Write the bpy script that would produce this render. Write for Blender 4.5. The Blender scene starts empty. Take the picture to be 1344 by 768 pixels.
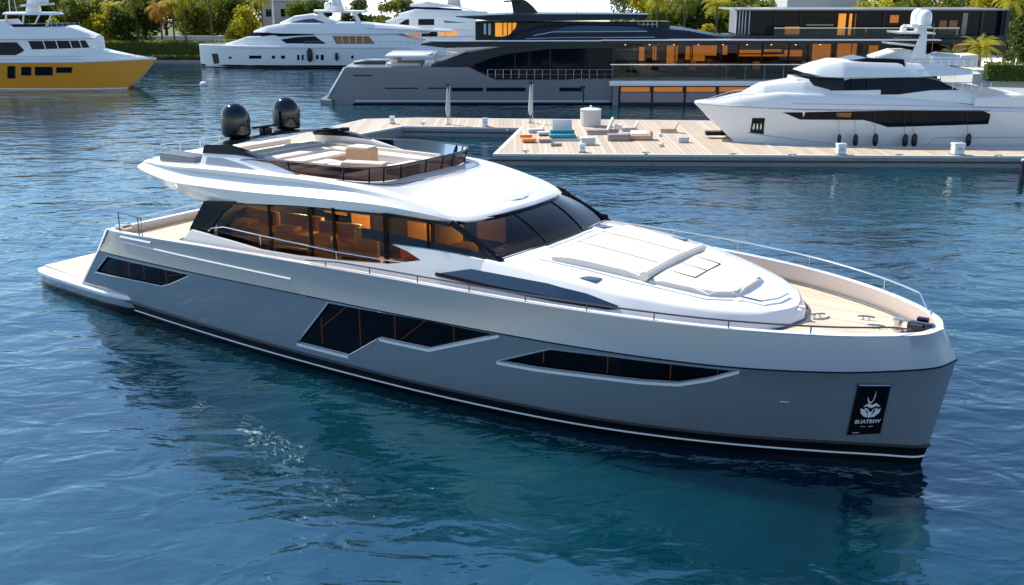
import bpy, bmesh, math, random
import numpy as np
from mathutils import Vector, Matrix
random.seed(7)
S = bpy.context.scene
COL = S.collection
R = math.radians
# ------------------------------------------------------------------ camera, sky, sun, exposure
F, HOR, CH = 1340.0, -25.0, 14.0            # focal length (px of 1344), horizon row, camera height
TH = math.atan((384 - HOR) / F)
cd = bpy.data.cameras.new('camera'); cam = bpy.data.objects.new('camera', cd); COL.objects.link(cam)
cam.location = (0, 0, CH); cam.rotation_euler = (math.pi/2 - TH, 0, 0)
cd.sensor_width = 36; cd.lens = 36*F/1344; cd.clip_start = .1; cd.clip_end = 6000
S.camera = cam
SUN_AZ, SUN_EL = R(-50), R(47)              # azimuth clockwise from +Y
w = bpy.data.worlds.new('World'); S.world = w; w.use_nodes = True
nt = w.node_tree; bg = nt.nodes['Background']
sky = nt.nodes.new('ShaderNodeTexSky'); sky.sky_type = 'NISHITA'; sky.sun_disc = False
sky.sun_elevation = SUN_EL; sky.sun_rotation = SUN_AZ
sky.air_density = 1.0; sky.dust_density = .3; sky.ozone_density = 1.6; sky.altitude = 10
nt.links.new(sky.outputs[0], bg.inputs[0]); bg.inputs[1].default_value = 0.15
sd = bpy.data.lights.new('sun', 'SUN'); sun = bpy.data.objects.new('sun', sd); COL.objects.link(sun)
sd.energy = 4.8; sd.angle = R(.5); sd.color = (1, .94, .84)
tosun = Vector((math.sin(SUN_AZ)*math.cos(SUN_EL), math.cos(SUN_AZ)*math.cos(SUN_EL), math.sin(SUN_EL)))
sun.rotation_euler = tosun.to_track_quat('Z', 'Y').to_euler(); sun.location = (-60, 100, 90)
vs = S.view_settings; vs.view_transform = 'Standard'; vs.look = 'None'; vs.exposure = 0.47; vs.gamma = 1
# ------------------------------------------------------------------ pixel helpers (photo px -> metres)
def ray(u, v):
    r = (u-672)/F; d = (v-384)/F
    return (r, math.cos(TH)-d*math.sin(TH), -(math.sin(TH)+d*math.cos(TH)))
def gz(u, v, z=0):
    d = ray(u, v); t = (z-CH)/d[2]; return (d[0]*t, d[1]*t)
def gy(u, v, Y):
    d = ray(u, v); t = Y/d[1]; return (d[0]*t, CH+d[2]*t)
YA = R(34.5); YX = (math.cos(YA), -math.sin(YA)); YY = (math.sin(YA), math.cos(YA))
YO = (-20.9406, 51.0018)
def lz(u, v, z):
    q = gz(u, v, z); q = (q[0]-YO[0], q[1]-YO[1])
    return (q[0]*YX[0]+q[1]*YX[1], q[0]*YY[0]+q[1]*YY[1])
def ly(u, v, y):
    d = ray(u, v); c = YO[0]*YY[0]+YO[1]*YY[1]
    t = (y+c)/(d[0]*YY[0]+d[1]*YY[1]); q = (d[0]*t-YO[0], d[1]*t-YO[1])
    return (q[0]*YX[0]+q[1]*YX[1], CH+d[2]*t)
# ------------------------------------------------------------------ materials
def mat(name, col, rough=.5, metal=0, coat=0, spec=.5, var=0, vscale=3, bump=0, bscale=20, emit=None, es=0, trans=0, alpha=1, stretch=None):
    m = bpy.data.materials.new(name); m.use_nodes = True; n = m.node_tree; b = n.nodes['Principled BSDF']
    b.inputs['Base Color'].default_value = (*col, 1); b.inputs['Roughness'].default_value = rough
    b.inputs['Metallic'].default_value = metal; b.inputs['Coat Weight'].default_value = coat
    b.inputs['Coat Roughness'].default_value = .06
    b.inputs['Specular IOR Level'].default_value = spec
    if emit: b.inputs['Emission Color'].default_value = (*emit, 1); b.inputs['Emission Strength'].default_value = es
    tc = n.nodes.new('ShaderNodeTexCoord'); mp = n.nodes.new('ShaderNodeMapping'); n.links.new(tc.outputs['Object'], mp.inputs[0])
    if stretch: mp.inputs['Scale'].default_value = stretch
    if var:
        t = n.nodes.new('ShaderNodeTexNoise'); t.inputs['Scale'].default_value = vscale; t.inputs['Detail'].default_value = 6
        n.links.new(mp.outputs[0], t.inputs[0])
        mx = n.nodes.new('ShaderNodeMix'); mx.data_type = 'RGBA'
        mx.inputs['A'].default_value = (*[c*(1-var) for c in col], 1); mx.inputs['B'].default_value = (*[min(1, c*(1+var)) for c in col], 1)
        n.links.new(t.outputs['Fac'], mx.inputs['Factor']); n.links.new(mx.outputs['Result'], b.inputs['Base Color'])
    if bump:
        t = n.nodes.new('ShaderNodeTexNoise'); t.inputs['Scale'].default_value = bscale; t.inputs['Detail'].default_value = 4
        n.links.new(mp.outputs[0], t.inputs[0]); k = n.nodes.new('ShaderNodeBump'); k.inputs['Strength'].default_value = bump; k.inputs['Distance'].default_value = .02
        n.links.new(t.outputs['Fac'], k.inputs['Height']); n.links.new(k.outputs[0], b.inputs['Normal'])
    return m
def glassmat(name, tint, refl=.08, rough=.02, gcol=(.5, .55, .6)):
    m = bpy.data.materials.new(name); m.use_nodes = True; n = m.node_tree
    for x in list(n.nodes):
        if x.type != 'OUTPUT_MATERIAL': n.nodes.remove(x)
    o = [x for x in n.nodes][0]
    tr = n.nodes.new('ShaderNodeBsdfTransparent'); tr.inputs[0].default_value = (*tint, 1)
    gl = n.nodes.new('ShaderNodeBsdfGlossy'); gl.inputs['Roughness'].default_value = rough; gl.inputs[0].default_value = (*gcol, 1)
    fr = n.nodes.new('ShaderNodeFresnel'); fr.inputs[0].default_value = 1.5
    mx = n.nodes.new('ShaderNodeMixShader')
    n.links.new(fr.outputs[0], mx.inputs[0]); n.links.new(tr.outputs[0], mx.inputs[1]); n.links.new(gl.outputs[0], mx.inputs[2]); n.links.new(mx.outputs[0], o.inputs[0])
    return m
def plankmat(name, col, width=.12, axis='Y', seam=.45, rough=.55, seamw=.1):
    m = mat(name, col, rough, var=.16, vscale=2.2, stretch=(1, 1, 1))
    n = m.node_tree; b = n.nodes['Principled BSDF']; src = b.inputs['Base Color'].links[0].from_socket
    tc = [x for x in n.nodes if x.type == 'TEX_COORD'][0]
    sp = n.nodes.new('ShaderNodeSeparateXYZ'); n.links.new(tc.outputs['Object'], sp.inputs[0])
    dv = n.nodes.new('ShaderNodeMath'); dv.operation = 'DIVIDE'; dv.inputs[1].default_value = width; n.links.new(sp.outputs[axis], dv.inputs[0])
    fr = n.nodes.new('ShaderNodeMath'); fr.operation = 'FRACT'; n.links.new(dv.outputs[0], fr.inputs[0])
    lt = n.nodes.new('ShaderNodeMath'); lt.operation = 'LESS_THAN'; lt.inputs[1].default_value = seamw; n.links.new(fr.outputs[0], lt.inputs[0])
    fl = n.nodes.new('ShaderNodeMath'); fl.operation = 'FLOOR'; n.links.new(dv.outputs[0], fl.inputs[0])
    wn = n.nodes.new('ShaderNodeTexWhiteNoise'); wn.noise_dimensions = '1D'; n.links.new(fl.outputs[0], wn.inputs['W'])
    mr = n.nodes.new('ShaderNodeMapRange'); mr.inputs['To Min'].default_value = .82; mr.inputs['To Max'].default_value = 1.12; n.links.new(wn.outputs[0], mr.inputs[0])
    mu = n.nodes.new('ShaderNodeMix'); mu.data_type = 'RGBA'; mu.blend_type = 'MULTIPLY'; mu.inputs['Factor'].default_value = 1
    n.links.new(src, mu.inputs['A']); n.links.new(mr.outputs[0], mu.inputs['B'])
    m2 = n.nodes.new('ShaderNodeMix'); m2.data_type = 'RGBA'; m2.inputs['B'].default_value = (*[c*seam for c in col], 1)
    n.links.new(lt.outputs[0], m2.inputs['Factor']); n.links.new(mu.outputs['Result'], m2.inputs['A']); n.links.new(m2.outputs['Result'], b.inputs['Base Color'])
    return m
M = {}
M['white'] = mat('gelcoat_white', (.80, .80, .80), .22, coat=.6, var=.02, vscale=.6)
M['silver'] = mat('silver_paint_lit', (.235, .265, .305), .2, metal=.15, coat=.8, var=.04, vscale=.35)  # upper hull band: light on the tumblehome put into the paint colour
M['silver_shaded'] = mat('silver_paint_shaded', (.215, .24, .275), .13, metal=.2, coat=.9, var=.05, vscale=.35)  # same hull paint below the knuckle, shade put into its colour
M['grey'] = mat('grey_paint', (.17, .18, .205), .35, metal=.2, coat=.3, var=.06, vscale=.4)
M['navy'] = mat('navy_paint', (.014, .022, .036), .3, spec=.25, var=.08)
M['black'] = mat('black_gloss', (.004, .005, .007), .15, spec=.18)
M['blackmat'] = mat('black_rubber', (.012, .012, .014), .5)
M['dome'] = mat('dome_navy', (.003, .004, .012), .08, spec=.6)
M['steel'] = mat('stainless_steel', (.62, .62, .62), .16, metal=1)
M['darksteel'] = mat('dark_steel', (.12, .12, .13), .3, metal=.9)
M['beige'] = mat('warm_offwhite', (.62, .55, .49), .5, var=.04)
M['cushion'] = mat('cream_upholstery', (.74, .67, .58), .8, var=.05, bump=.15, bscale=60)
M['pad'] = mat('white_upholstery', (.76, .71, .64), .75, var=.03, bump=.2, bscale=40)
M['tan'] = mat('tan_leather', (.55, .33, .18), .6, var=.12, bump=.15, bscale=30)
M['teak'] = plankmat('pale_teak', (.70, .55, .41), .14, 'Y', .70, seamw=.09)
M['dock'] = plankmat('dock_planks', (.56, .455, .335), .42, 'X', .55, seamw=.1)
M['concrete'] = mat('concrete', (.24, .25, .25), .8, var=.3, vscale=1.6, bump=.5, bscale=6)
M['glass'] = glassmat('tinted_glass', (.17, .165, .16))
M['glassbrown'] = glassmat('brown_glass', (.06, .042, .038))
M['glassfac'] = glassmat('facade_glass', (.62, .6, .58), gcol=(.35, .4, .42))
M['amberf'] = mat('amber_upholstery_glow', (.80, .42, .06), .6, var=.1, emit=(1, .36, .02), es=.05)  # faint emission adds lamplight to the fabric
M['ambersf'] = mat('amber_joinery_glow', (.60, .28, .04), .45, var=.3, vscale=2, emit=(1, .3, .02), es=.03)  # faint emission adds lamplight to the wood
M['glassclear'] = glassmat('clear_glass', (.70, .78, .80), gcol=(.35, .4, .42))
M['darkglass'] = mat('dark_glass', (.002, .006, .014), .06, spec=.15)
M['blueglass'] = mat('blue_glass', (.012, .035, .07), .06, coat=.5, spec=.7)
M['amber'] = mat('amber_wood_glow', (.70, .27, .03), .5, var=.35, vscale=1.5, emit=(1, .36, .02), es=.5, stretch=(1, 1, 3))  # lamplight on the wood put in as emission
M['ambersoft'] = mat('amber_interior_glow', (.5, .18, .03), .5, var=.4, vscale=1.2, emit=(1, .27, .02), es=.22)  # lamplit look put in as emission, the pieces are no lamps
M['wood'] = mat('warm_wood', (.34, .13, .03), .4, var=.25, vscale=3, stretch=(.4, 1, 4))
M['lamp'] = mat('warm_lamp', (1, .6, .2), .5, emit=(1, .55, .2), es=6)
M['interior'] = mat('dark_interior', (.02, .015, .012), .6)
M['yellow'] = mat('yellow_paint', (.74, .28, .004), .3, coat=.2, var=.06, vscale=.3)
M['bark'] = mat('bark', (.13, .09, .06), .9, var=.3, vscale=5)
M['orange'] = mat('orange_fabric', (.75, .24, .07), .8, var=.1)
M['teal'] = mat('teal_fabric', (.01, .22, .26), .6, var=.1)
M['mauve'] = mat('taupe_fabric', (.32, .26, .26), .8, var=.08)
M['lgrey'] = mat('light_grey_fabric', (.50, .52, .54), .8, var=.06)
M['sand_sky'] = mat('pale_sand_sky', (.78, .79, .80), .9, var=.05, vscale=.02)  # sky brightness put into the far ground colour; plain sand on the path
M['stone'] = mat('pale_render', (.55, .53, .50), .8, var=.08)
M['roofgrey'] = mat('roof_sheet', (.42, .43, .45), .5, var=.06)
def leafmat(name, a, b, c=None):
    m = mat(name, a, .55, spec=.25); n = m.node_tree; p = n.nodes['Principled BSDF']
    g = n.nodes.new('ShaderNodeNewGeometry'); cr = n.nodes.new('ShaderNodeValToRGB')
    cr.color_ramp.elements[0].color = (*a, 1); cr.color_ramp.elements[1].color = (*b, 1)
    if c: e = cr.color_ramp.elements.new(.88); e.color = (*b, 1); cr.color_ramp.elements[2].color = (*c, 1)
    n.links.new(g.outputs['Random Per Island'], cr.inputs[0]); n.links.new(cr.outputs[0], p.inputs['Base Color'])
    tr = n.nodes.new('ShaderNodeBsdfTranslucent'); n.links.new(cr.outputs[0], tr.inputs[0])
    mx = n.nodes.new('ShaderNodeMixShader'); mx.inputs[0].default_value = .5
    o = [x for x in n.nodes if x.type == 'OUTPUT_MATERIAL'][0]
    n.links.new(p.outputs[0], mx.inputs[1]); n.links.new(tr.outputs[0], mx.inputs[2]); n.links.new(mx.outputs[0], o.inputs[0])
    return m
M['leaf'] = leafmat('leaf_green', (.07, .11, .015), (.22, .24, .025), (.42, .36, .03))
M['leafdark'] = leafmat('leaf_dark_green', (.04, .07, .014), (.12, .15, .025))
M['leafyel'] = leafmat('leaf_yellow_green', (.22, .23, .015), (.62, .52, .03))
M['leaforange'] = leafmat('leaf_dry_orange', (.28, .15, .02), (.6, .32, .03))
M['grass'] = mat('grass', (.09, .12, .03), .9, var=.4, vscale=2, bump=1, bscale=8)
M['hedge'] = leafmat('hedge_leaf', (.07, .12, .014), (.24, .27, .02))
# ------------------------------------------------------------------ mesh helpers
def sharp(me, ang=32):
    me.polygons.foreach_set('use_smooth', [True]*len(me.polygons))
    me.set_sharp_from_angle(angle=R(ang))
def mk(name, V, Fc, m, parent=None, ang=32, mats=None, mi=None, recalc=True):
    me = bpy.data.meshes.new(name); me.from_pydata([tuple(v) for v in V], [], Fc)
    if recalc:
        bm = bmesh.new(); bm.from_mesh(me); bmesh.ops.recalc_face_normals(bm, faces=bm.faces); bm.to_mesh(me); bm.free()
    for x in (mats or [m]): me.materials.append(x)
    if mi is not None: me.polygons.foreach_set('material_index', mi)
    if ang: sharp(me, ang)
    me.update()
    o = bpy.data.objects.new(name, me); COL.objects.link(o)
    if parent is not None: o.parent = parent
    return o
class MB:
    """collects shapes for ONE mesh object"""
    def __init__(s): s.V = []; s.F = []; s.P = []
    def add(s, V, Fc):
        n = len(s.V); s.P.append(([tuple(v) for v in V], Fc)); s.V += [tuple(v) for v in V]; s.F += [[i+n for i in f] for f in Fc]; return s
    def box(s, x0, x1, y0, y1, z0, z1, bev=0, rot=None, c=None):
        bm = bmesh.new(); bmesh.ops.create_cube(bm, size=1)
        for v in bm.verts: v.co = Vector(((x0+x1)/2+v.co.x*(x1-x0), (y0+y1)/2+v.co.y*(y1-y0), (z0+z1)/2+v.co.z*(z1-z0)))
        if bev: bmesh.ops.bevel(bm, geom=bm.edges[:], offset=bev, segments=2, affect='EDGES', profile=.6)
        if rot is not None:
            cc = Vector(c) if c else Vector(((x0+x1)/2, (y0+y1)/2, (z0+z1)/2))
            for v in bm.verts: v.co = cc + rot @ (v.co-cc)
        bm.verts.index_update(); s.add([v.co[:] for v in bm.verts], [[v.index for v in f.verts] for f in bm.faces]); bm.free(); return s
    def tube(s, pts, r, n=8, caps=True, r2=None):
        pts = [Vector(p) for p in pts]; V = []; N = len(pts)
        up = Vector((0, 0, 1))
        for i, p in enumerate(pts):
            t = (pts[min(i+1, N-1)]-pts[max(i-1, 0)]).normalized()
            a = t.cross(up)
            if a.length < .05: a = t.cross(Vector((0, 1, 0)))
            a.normalize(); b = t.cross(a)
            rr = r if r2 is None else r+(r2-r)*i/(N-1)
            for k in range(n):
                q = 2*math.pi*k/n; V.append(p+a*(math.cos(q)*rr)+b*(math.sin(q)*rr))
        Fc = [[i*n+k, i*n+(k+1) % n, (i+1)*n+(k+1) % n, (i+1)*n+k] for i in range(N-1) for k in range(n)]
        if caps: Fc += [list(range(n))[::-1], [(N-1)*n+k for k in range(n)]]
        return s.add(V, Fc)
    def lathe(s, prof, n=24, c=(0, 0, 0)):
        V = []; 
        for r, z in prof:
            for k in range(n):
                q = 2*math.pi*k/n; V.append((c[0]+r*math.cos(q), c[1]+r*math.sin(q), c[2]+z))
        P = len(prof)
        Fc = [[i*n+k, i*n+(k+1) % n, (i+1)*n+(k+1) % n, (i+1)*n+k] for i in range(P-1) for k in range(n)]
        Fc += [list(range(n))[::-1], [(P-1)*n+k for k in range(n)]]
        return s.add(V, Fc)
    def loft(s, rows, closed=True, caps=True):
        n = len(rows[0]); V = [p for r in rows for p in r]; K = n if closed else n-1
        Fc = [[i*n+k, i*n+(k+1) % n, (i+1)*n+(k+1) % n, (i+1)*n+k] for i in range(len(rows)-1) for k in range(K)]
        if caps and closed: Fc += [list(range(n))[::-1], [(len(rows)-1)*n+k for k in range(n)]]
        return s.add(V, Fc)
    def prism(s, poly, f0, f1):
        """poly of (a,b); f0/f1 map (a,b)->3D point for the two sides"""
        n = len(poly); return s.add([f0(*p) for p in poly]+[f1(*p) for p in poly], [list(range(n))[::-1], [n+i for i in range(n)]]+[[i, (i+1) % n, n+(i+1) % n, n+i] for i in range(n)])
    def each(s, name, m, parent=None, ang=32):
        """one object per collected shape"""
        return [mk(name, V, Fc, m, parent, ang) for V, Fc in s.P]
    def build(s, name, m, parent=None, ang=32, weld=False):
        return mk(name, s.V, s.F, m, parent, ang)
def cr(P, k):
    """Catmull-Rom through rows of P (numpy NxD), k samples per segment"""
    P = np.array(P, float); Q = np.vstack([2*P[0]-P[1], P, 2*P[-1]-P[-2]]); out = []
    for i in range(1, len(Q)-2):
        for j in range(k):
            t = j/k; a, b, c, d = Q[i-1], Q[i], Q[i+1], Q[i+2]
            out.append(.5*((2*b)+(-a+c)*t+(2*a-5*b+4*c-d)*t*t+(-a+3*b-3*c+d)*t**3))
    out.append(P[-1]); return np.array(out)
def prop(o, label=None, cat=None, group=None, kind=None):
    if label: o['label'] = label
    if cat: o['category'] = cat
    if group: o['group'] = group
    if kind: o['kind'] = kind
    return o
def thing(name, label, cat, loc=(0, 0, 0), rz=0, group=None):
    o = bpy.data.objects.new(name, None); COL.objects.link(o); o.location = loc; o.rotation_euler = (0, 0, rz)
    o.empty_display_size = .3
    return prop(o, label, cat, group)
def struct(o): o['kind'] = 'structure'; return o
def dup(root, loc, rz=None, label=None):
    r = root.copy(); COL.objects.link(r); r.location = loc
    if rz is not None: r.rotation_euler = (0, 0, rz)
    if label: r['label'] = label
    for ch in list(root.children):
        c = ch.copy(); COL.objects.link(c); c.parent = r
        for g in list(ch.children):
            d = g.copy(); COL.objects.link(d); d.parent = c
    return r
def LI(x, pts): return float(np.interp(x, [p[0] for p in pts], [p[1] for p in pts]))
# ------------------------------------------------------------------ water
def water():
    m = bpy.data.materials.new('sea_water'); m.use_nodes = True; n = m.node_tree; b = n.nodes['Principled BSDF']
    b.inputs['Roughness'].default_value = .03; b.inputs['IOR'].default_value = 2.4; b.inputs['Specular Tint'].default_value = (.42, .81, 1, 1)
    b.subsurface_method = 'BURLEY'; b.inputs['Subsurface Weight'].default_value = 1; b.inputs['Subsurface Radius'].default_value = (.3, 1, 1.2); b.inputs['Subsurface Scale'].default_value = 3.5
    tc = n.nodes.new('ShaderNodeTexCoord')
    def noise(sc, det, rough, rot, stretch, dist=0):
        mp = n.nodes.new('ShaderNodeMapping'); mp.inputs['Rotation'].default_value = (0, 0, R(rot)); mp.inputs['Scale'].default_value = (stretch, 1, 1)
        n.links.new(tc.outputs['Object'], mp.inputs[0])
        t = n.nodes.new('ShaderNodeTexNoise'); t.inputs['Scale'].default_value = sc; t.inputs['Detail'].default_value = det
        t.inputs['Roughness'].default_value = rough; t.inputs['Distortion'].default_value = dist
        n.links.new(mp.outputs[0], t.inputs[0]); return t.outputs['Fac']
    def bump(h, dist, prev=None):
        k = n.nodes.new('ShaderNodeBump'); k.inputs['Strength'].default_value = 1; k.inputs['Distance'].default_value = dist
        n.links.new(h, k.inputs['Height'])
        if prev is not None: n.links.new(prev, k.inputs['Normal'])
        return k.outputs[0]
    k = bump(noise(.28, 2, .4, 20, .6, .6), WB[0])
    k = bump(noise(.85, 2, .45, -15, .6, .8), WB[1], k)
    k = bump(noise(3.2, 3, .5, 10, .55, .4), WB[2], k)
    n.links.new(k, b.inputs['Normal'])
    cr_ = n.nodes.new('ShaderNodeValToRGB'); e = cr_.color_ramp.elements
    e[0].position = .35; e[0].color = (*WC[0], 1); e[1].position = .68; e[1].color = (*WC[1], 1)
    n.links.new(noise(.05, 3, .5, 0, 1, .5), cr_.inputs[0]); n.links.new(cr_.outputs[0], b.inputs['Base Color'])
    return m
WB = (.22, .10, .016)
WC = ((.001, .007, .018), (.001, .046, .066))
def grid(name, xs, ys, z, m):
    V = [(x, y, z) for y in ys for x in xs]; nx = len(xs)
    return mk(name, V, [[j*nx+i, j*nx+i+1, (j+1)*nx+i+1, (j+1)*nx+i] for j in range(len(ys)-1) for i in range(nx-1)], m, ang=None, recalc=False)
struct(grid('water', [-3000, 0, 3000], [-200, 500, 3500], 0, water()))
# land behind the marina
def land(name, pts, z, m, zb=-1):
    b = MB(); b.prism(pts, lambda x, y: (x, y, zb), lambda x, y: (x, y, z)); o = b.build(name, m, ang=None); return struct(o)
land('ground', [(-3000, 189), (30, 191), (30, 170), (56, 168), (56, 131), (140, 118), (400, 90), (3000, 60), (3000, 3400), (-3000, 3400)], .9, M['sand_sky'])  # far ground, coloured pale to stand in for bright sky
SALON = 13
# ------------------------------------------------------------------ MAIN YACHT
yacht = thing('motor_yacht', 'large silver grey motor yacht with white flybridge roof in the foreground', 'yacht', (YO[0], YO[1], 0), -YA)
HR = [ # sheer x b z | knuckle x b z | strake x b (z .68) | waterline x b
 (7.5,4.72,3.72, 6.85,4.80,2.75, 4.6,4.45, 4.6,4.20),
 (9.2,4.90,3.80, 8.9,4.97,2.80, 8,4.68, 8,4.45),
 (14,5.08,4.03, 14,5.15,2.93, 14,4.95, 14,4.75),
 (19,5.18,4.22, 19,5.25,3.08, 19,5.02, 19,4.80),
 (24,5.18,4.35, 24,5.27,3.20, 24,4.90, 24,4.60),
 (28.5,5.02,4.40, 28.7,5.16,3.32, 28,4.52, 28,4.25),
 (31.5,4.75,4.43, 31.7,4.92,3.38, 31,4.05, 31,3.72),
 (34,4.32,4.44, 34.2,4.47,3.40, 33.7,3.33, 33.6,3.0),
 (36,3.74,4.44, 36.3,3.84,3.42, 35.9,2.5, 35.8,2.2),
 (38,2.82,4.42, 38.4,2.85,3.45, 38,1.5, 37.9,1.3),
 (39.4,1.86,4.40, 39.8,1.83,3.47, 39.5,.74, 39.3,.62),
 (40.3,.95,4.36, 40.7,.92,3.48, 40.3,.32, 40.15,.26),
 (40.62,.0,4.33, 41.05,0,3.5, 40.6,0, 40.45,0)]
HC = cr(HR, 6)
def lev(k, drop=0):
    if k == 'sh': return [(r[0], r[1], r[2]) for r in HC]
    if k == 'kn': return [(r[3], r[4], r[5]) for r in HC]
    if k == 'st': return [(r[6], r[7], .68) for r in HC]
    if k == 'wl': return [(r[8], r[9], 0) for r in HC]
    if k == 'bo': return [(r[8]-.1, r[9]*.9, -.9) for r in HC]
def zmix(A, B, t): return [tuple(a[i]*(1-t)+b[i]*t for i in range(3)) for a, b in zip(A, B)]
LV = [lev('bo'), lev('wl'), lev('st'), zmix(lev('st'), lev('kn'), .35), zmix(lev('st'), lev('kn'), .7),
      [(x, b, z-.02) for x, b, z in lev('kn')], [(x+.0, b+.05*(b > 0), z+.02) for x, b, z in lev('kn')], zmix(lev('kn'), lev('sh'), .5), lev('sh')]
for q in LV: q[-1] = (q[-1][0], 0, q[-1][2])
LA = [np.array(q) for q in LV]
def hullb(x, z):
    """half beam of the outer skin at x,z"""
    P = []
    for A in LA:
        zz = np.interp(x, A[:, 0], A[:, 2]); bb = np.interp(x, A[:, 0], A[:, 1]); P.append((zz, bb))
    return float(np.interp(z, [p[0] for p in P], [p[1] for p in P]))
def onhull(u, v):
    y = -5
    for _ in range(12): x, z = ly(u, v, y); y = -hullb(x, z)
    return x, z
def normal_in(A, i, d):
    a = A[max(i-1, 0)]; b = A[min(i+1, len(A)-1)]; tx, ty = b[0]-a[0], b[1]-a[1]
    if i == len(A)-1: tx, ty = 0, -1
    l = math.hypot(tx, ty); return (A[i][0]+ty/l*d, max(A[i][1]-tx/l*d, 0))
def hull_mesh():
    sh = LV[-1]; rows = []
    for i in range(len(HC)):
        sec = [lv[i] for lv in LV]
        ix, ib = normal_in(sh, i, .26); cx, cb = normal_in(sh, i, .02)
        sec += [(cx, cb, sh[i][2]+.02), (ix, ib, sh[i][2]+.02)]
        ix2, ib2 = normal_in(LV[4], i, .34); ix3, ib3 = normal_in(LV[0], i, .3)
        sec += [(normal_in(LV[6], i, .3)[0], normal_in(LV[6], i, .3)[1], 2.95), (ix2, ib2, LV[4][i][2]), normal_in(LV[2], i, .32)+(.68,), (ix3, ib3, -.9)]
        rows.append(sec)
    full = [[(x, -b, z) for x, b, z in r] for r in rows]+[[(x, b, z) for x, b, z in r] for r in rows[-2::-1]]
    n = len(full[0]); b = MB(); b.loft(full)
    mi = []
    for i in range(len(full)-1):
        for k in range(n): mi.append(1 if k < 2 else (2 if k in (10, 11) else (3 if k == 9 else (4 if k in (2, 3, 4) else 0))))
    mi += [0, 0]
    return b, mi
hb, mi = hull_mesh()
hull = mk('hull', hb.V, hb.F, None, yacht, 28, [M['silver'], M['black'], M['beige'], M['white'], M['silver_shaded']], mi)
# window cut-outs in both hull sides
W1 = [(141,336),(252,361),(222,374),(212,376),(125,357)]
W2 = [(431,397),(560,420),(655,439),(563,458),(498,444),(457,467),(390,450)]
W3 = [(652,474),(722,458),(800,467),(890,478),(970,486),(930,497),(890,503),(840,500),(780,493),(700,483)]
def cutpoly(W): return [onhull(*p) for p in W]
cut = MB()
WP = [cutpoly(W) for W in (W1, W2, W3)]
for P in WP:
    for s in (-1, 1):
        cut.prism(P, lambda x, z: (x, s*6.5, z), lambda x, z: (x, s*(hullb(x, z)-1.0), z))
cutter = mk('cutter', cut.V, cut.F, M['black'], yacht, None)
def boolean(o, c):
    md = o.modifiers.new('b', 'BOOLEAN'); md.object = c; md.solver = 'EXACT'; md.use_self = True; md.operation = 'DIFFERENCE'
    dg = bpy.context.evaluated_depsgraph_get(); me = bpy.data.meshes.new_from_object(o.evaluated_get(dg)); o.modifiers.clear(); o.data = me
boolean(hull, cutter); sharp(hull.data, 28)
bpy.data.objects.remove(cutter)
def resample(P, n=10):
    out = []
    for i in range(len(P)):
        a, b = P[i], P[(i+1) % len(P)]
        for j in range(n): out.append((a[0]+(b[0]-a[0])*j/n, a[1]+(b[1]-a[1])*j/n))
    return out
def colstrip(P, f, step=.3):
    """x-monotone polygon P -> strip quads columns, f(x,z)->point"""
    xs0, xs1 = min(p[0] for p in P), max(p[0] for p in P)
    xs = sorted(set([xs0+1e-4, xs1-1e-4]+[p[0] for p in P if xs0 < p[0] < xs1]+list(np.arange(xs0+step, xs1, step))))
    V = []; 
    for x in xs:
        x = min(max(x, xs0+1e-4), xs1-1e-4); zz = []
        for i in range(len(P)):
            a, b = P[i], P[(i+1) % len(P)]
            if (a[0]-x)*(b[0]-x) <= 0 and a[0] != b[0]: zz.append(a[1]+(b[1]-a[1])*(x-a[0])/(b[0]-a[0]))
        V.append((x, max(zz), min(zz)))
    rows = [[f(x, t+(b-t)*k/3) for k in range(4)] for x, t, b in V]
    m = MB(); m.loft(rows, closed=False, caps=False); return m
for s in (-1, 1):
    for k, P in enumerate(WP):
        g = colstrip(P, lambda x, z: (x, s*(hullb(x, z)-.10), z)); win = g.build('hull_window', M['glass'], yacht)
        Pi = resample(P, 8)
        t = MB(); t.tube([(x, s*(hullb(x, z)-.015), z) for x, z in Pi]+[(Pi[0][0], s*(hullb(*Pi[0])-.015), Pi[0][1])], .035, 6, False)
        t.build('window_frame', M['silver_shaded'], win)
# lower edge chamfers, their catch light put into the white colour
    for Q in ([W2[6], W2[5]], [W2[4], W2[3], W2[2]], [W3[0], W3[9], W3[8], W3[7], W3[6], W3[5], W3[4]]):
        P = [onhull(*p) for p in Q]; pts = []
        for a, b in zip(P, P[1:]):
            for j in range(6): pts.append((a[0]+(b[0]-a[0])*j/6, a[1]+(b[1]-a[1])*j/6))
        pts.append(P[-1])
        sl = MB(); sl.loft([[(x, s*(hullb(x, z-.05)+.02), z-.11), (x, s*(hullb(x, z)+.035), z-.02), (x, s*(hullb(x, z)-.10), z+.03), (x, s*(hullb(x, z)-.12), z-.11)] for x, z in pts])
        sl.build('chamfer_catch_light', M['white'], yacht, 50)
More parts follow.
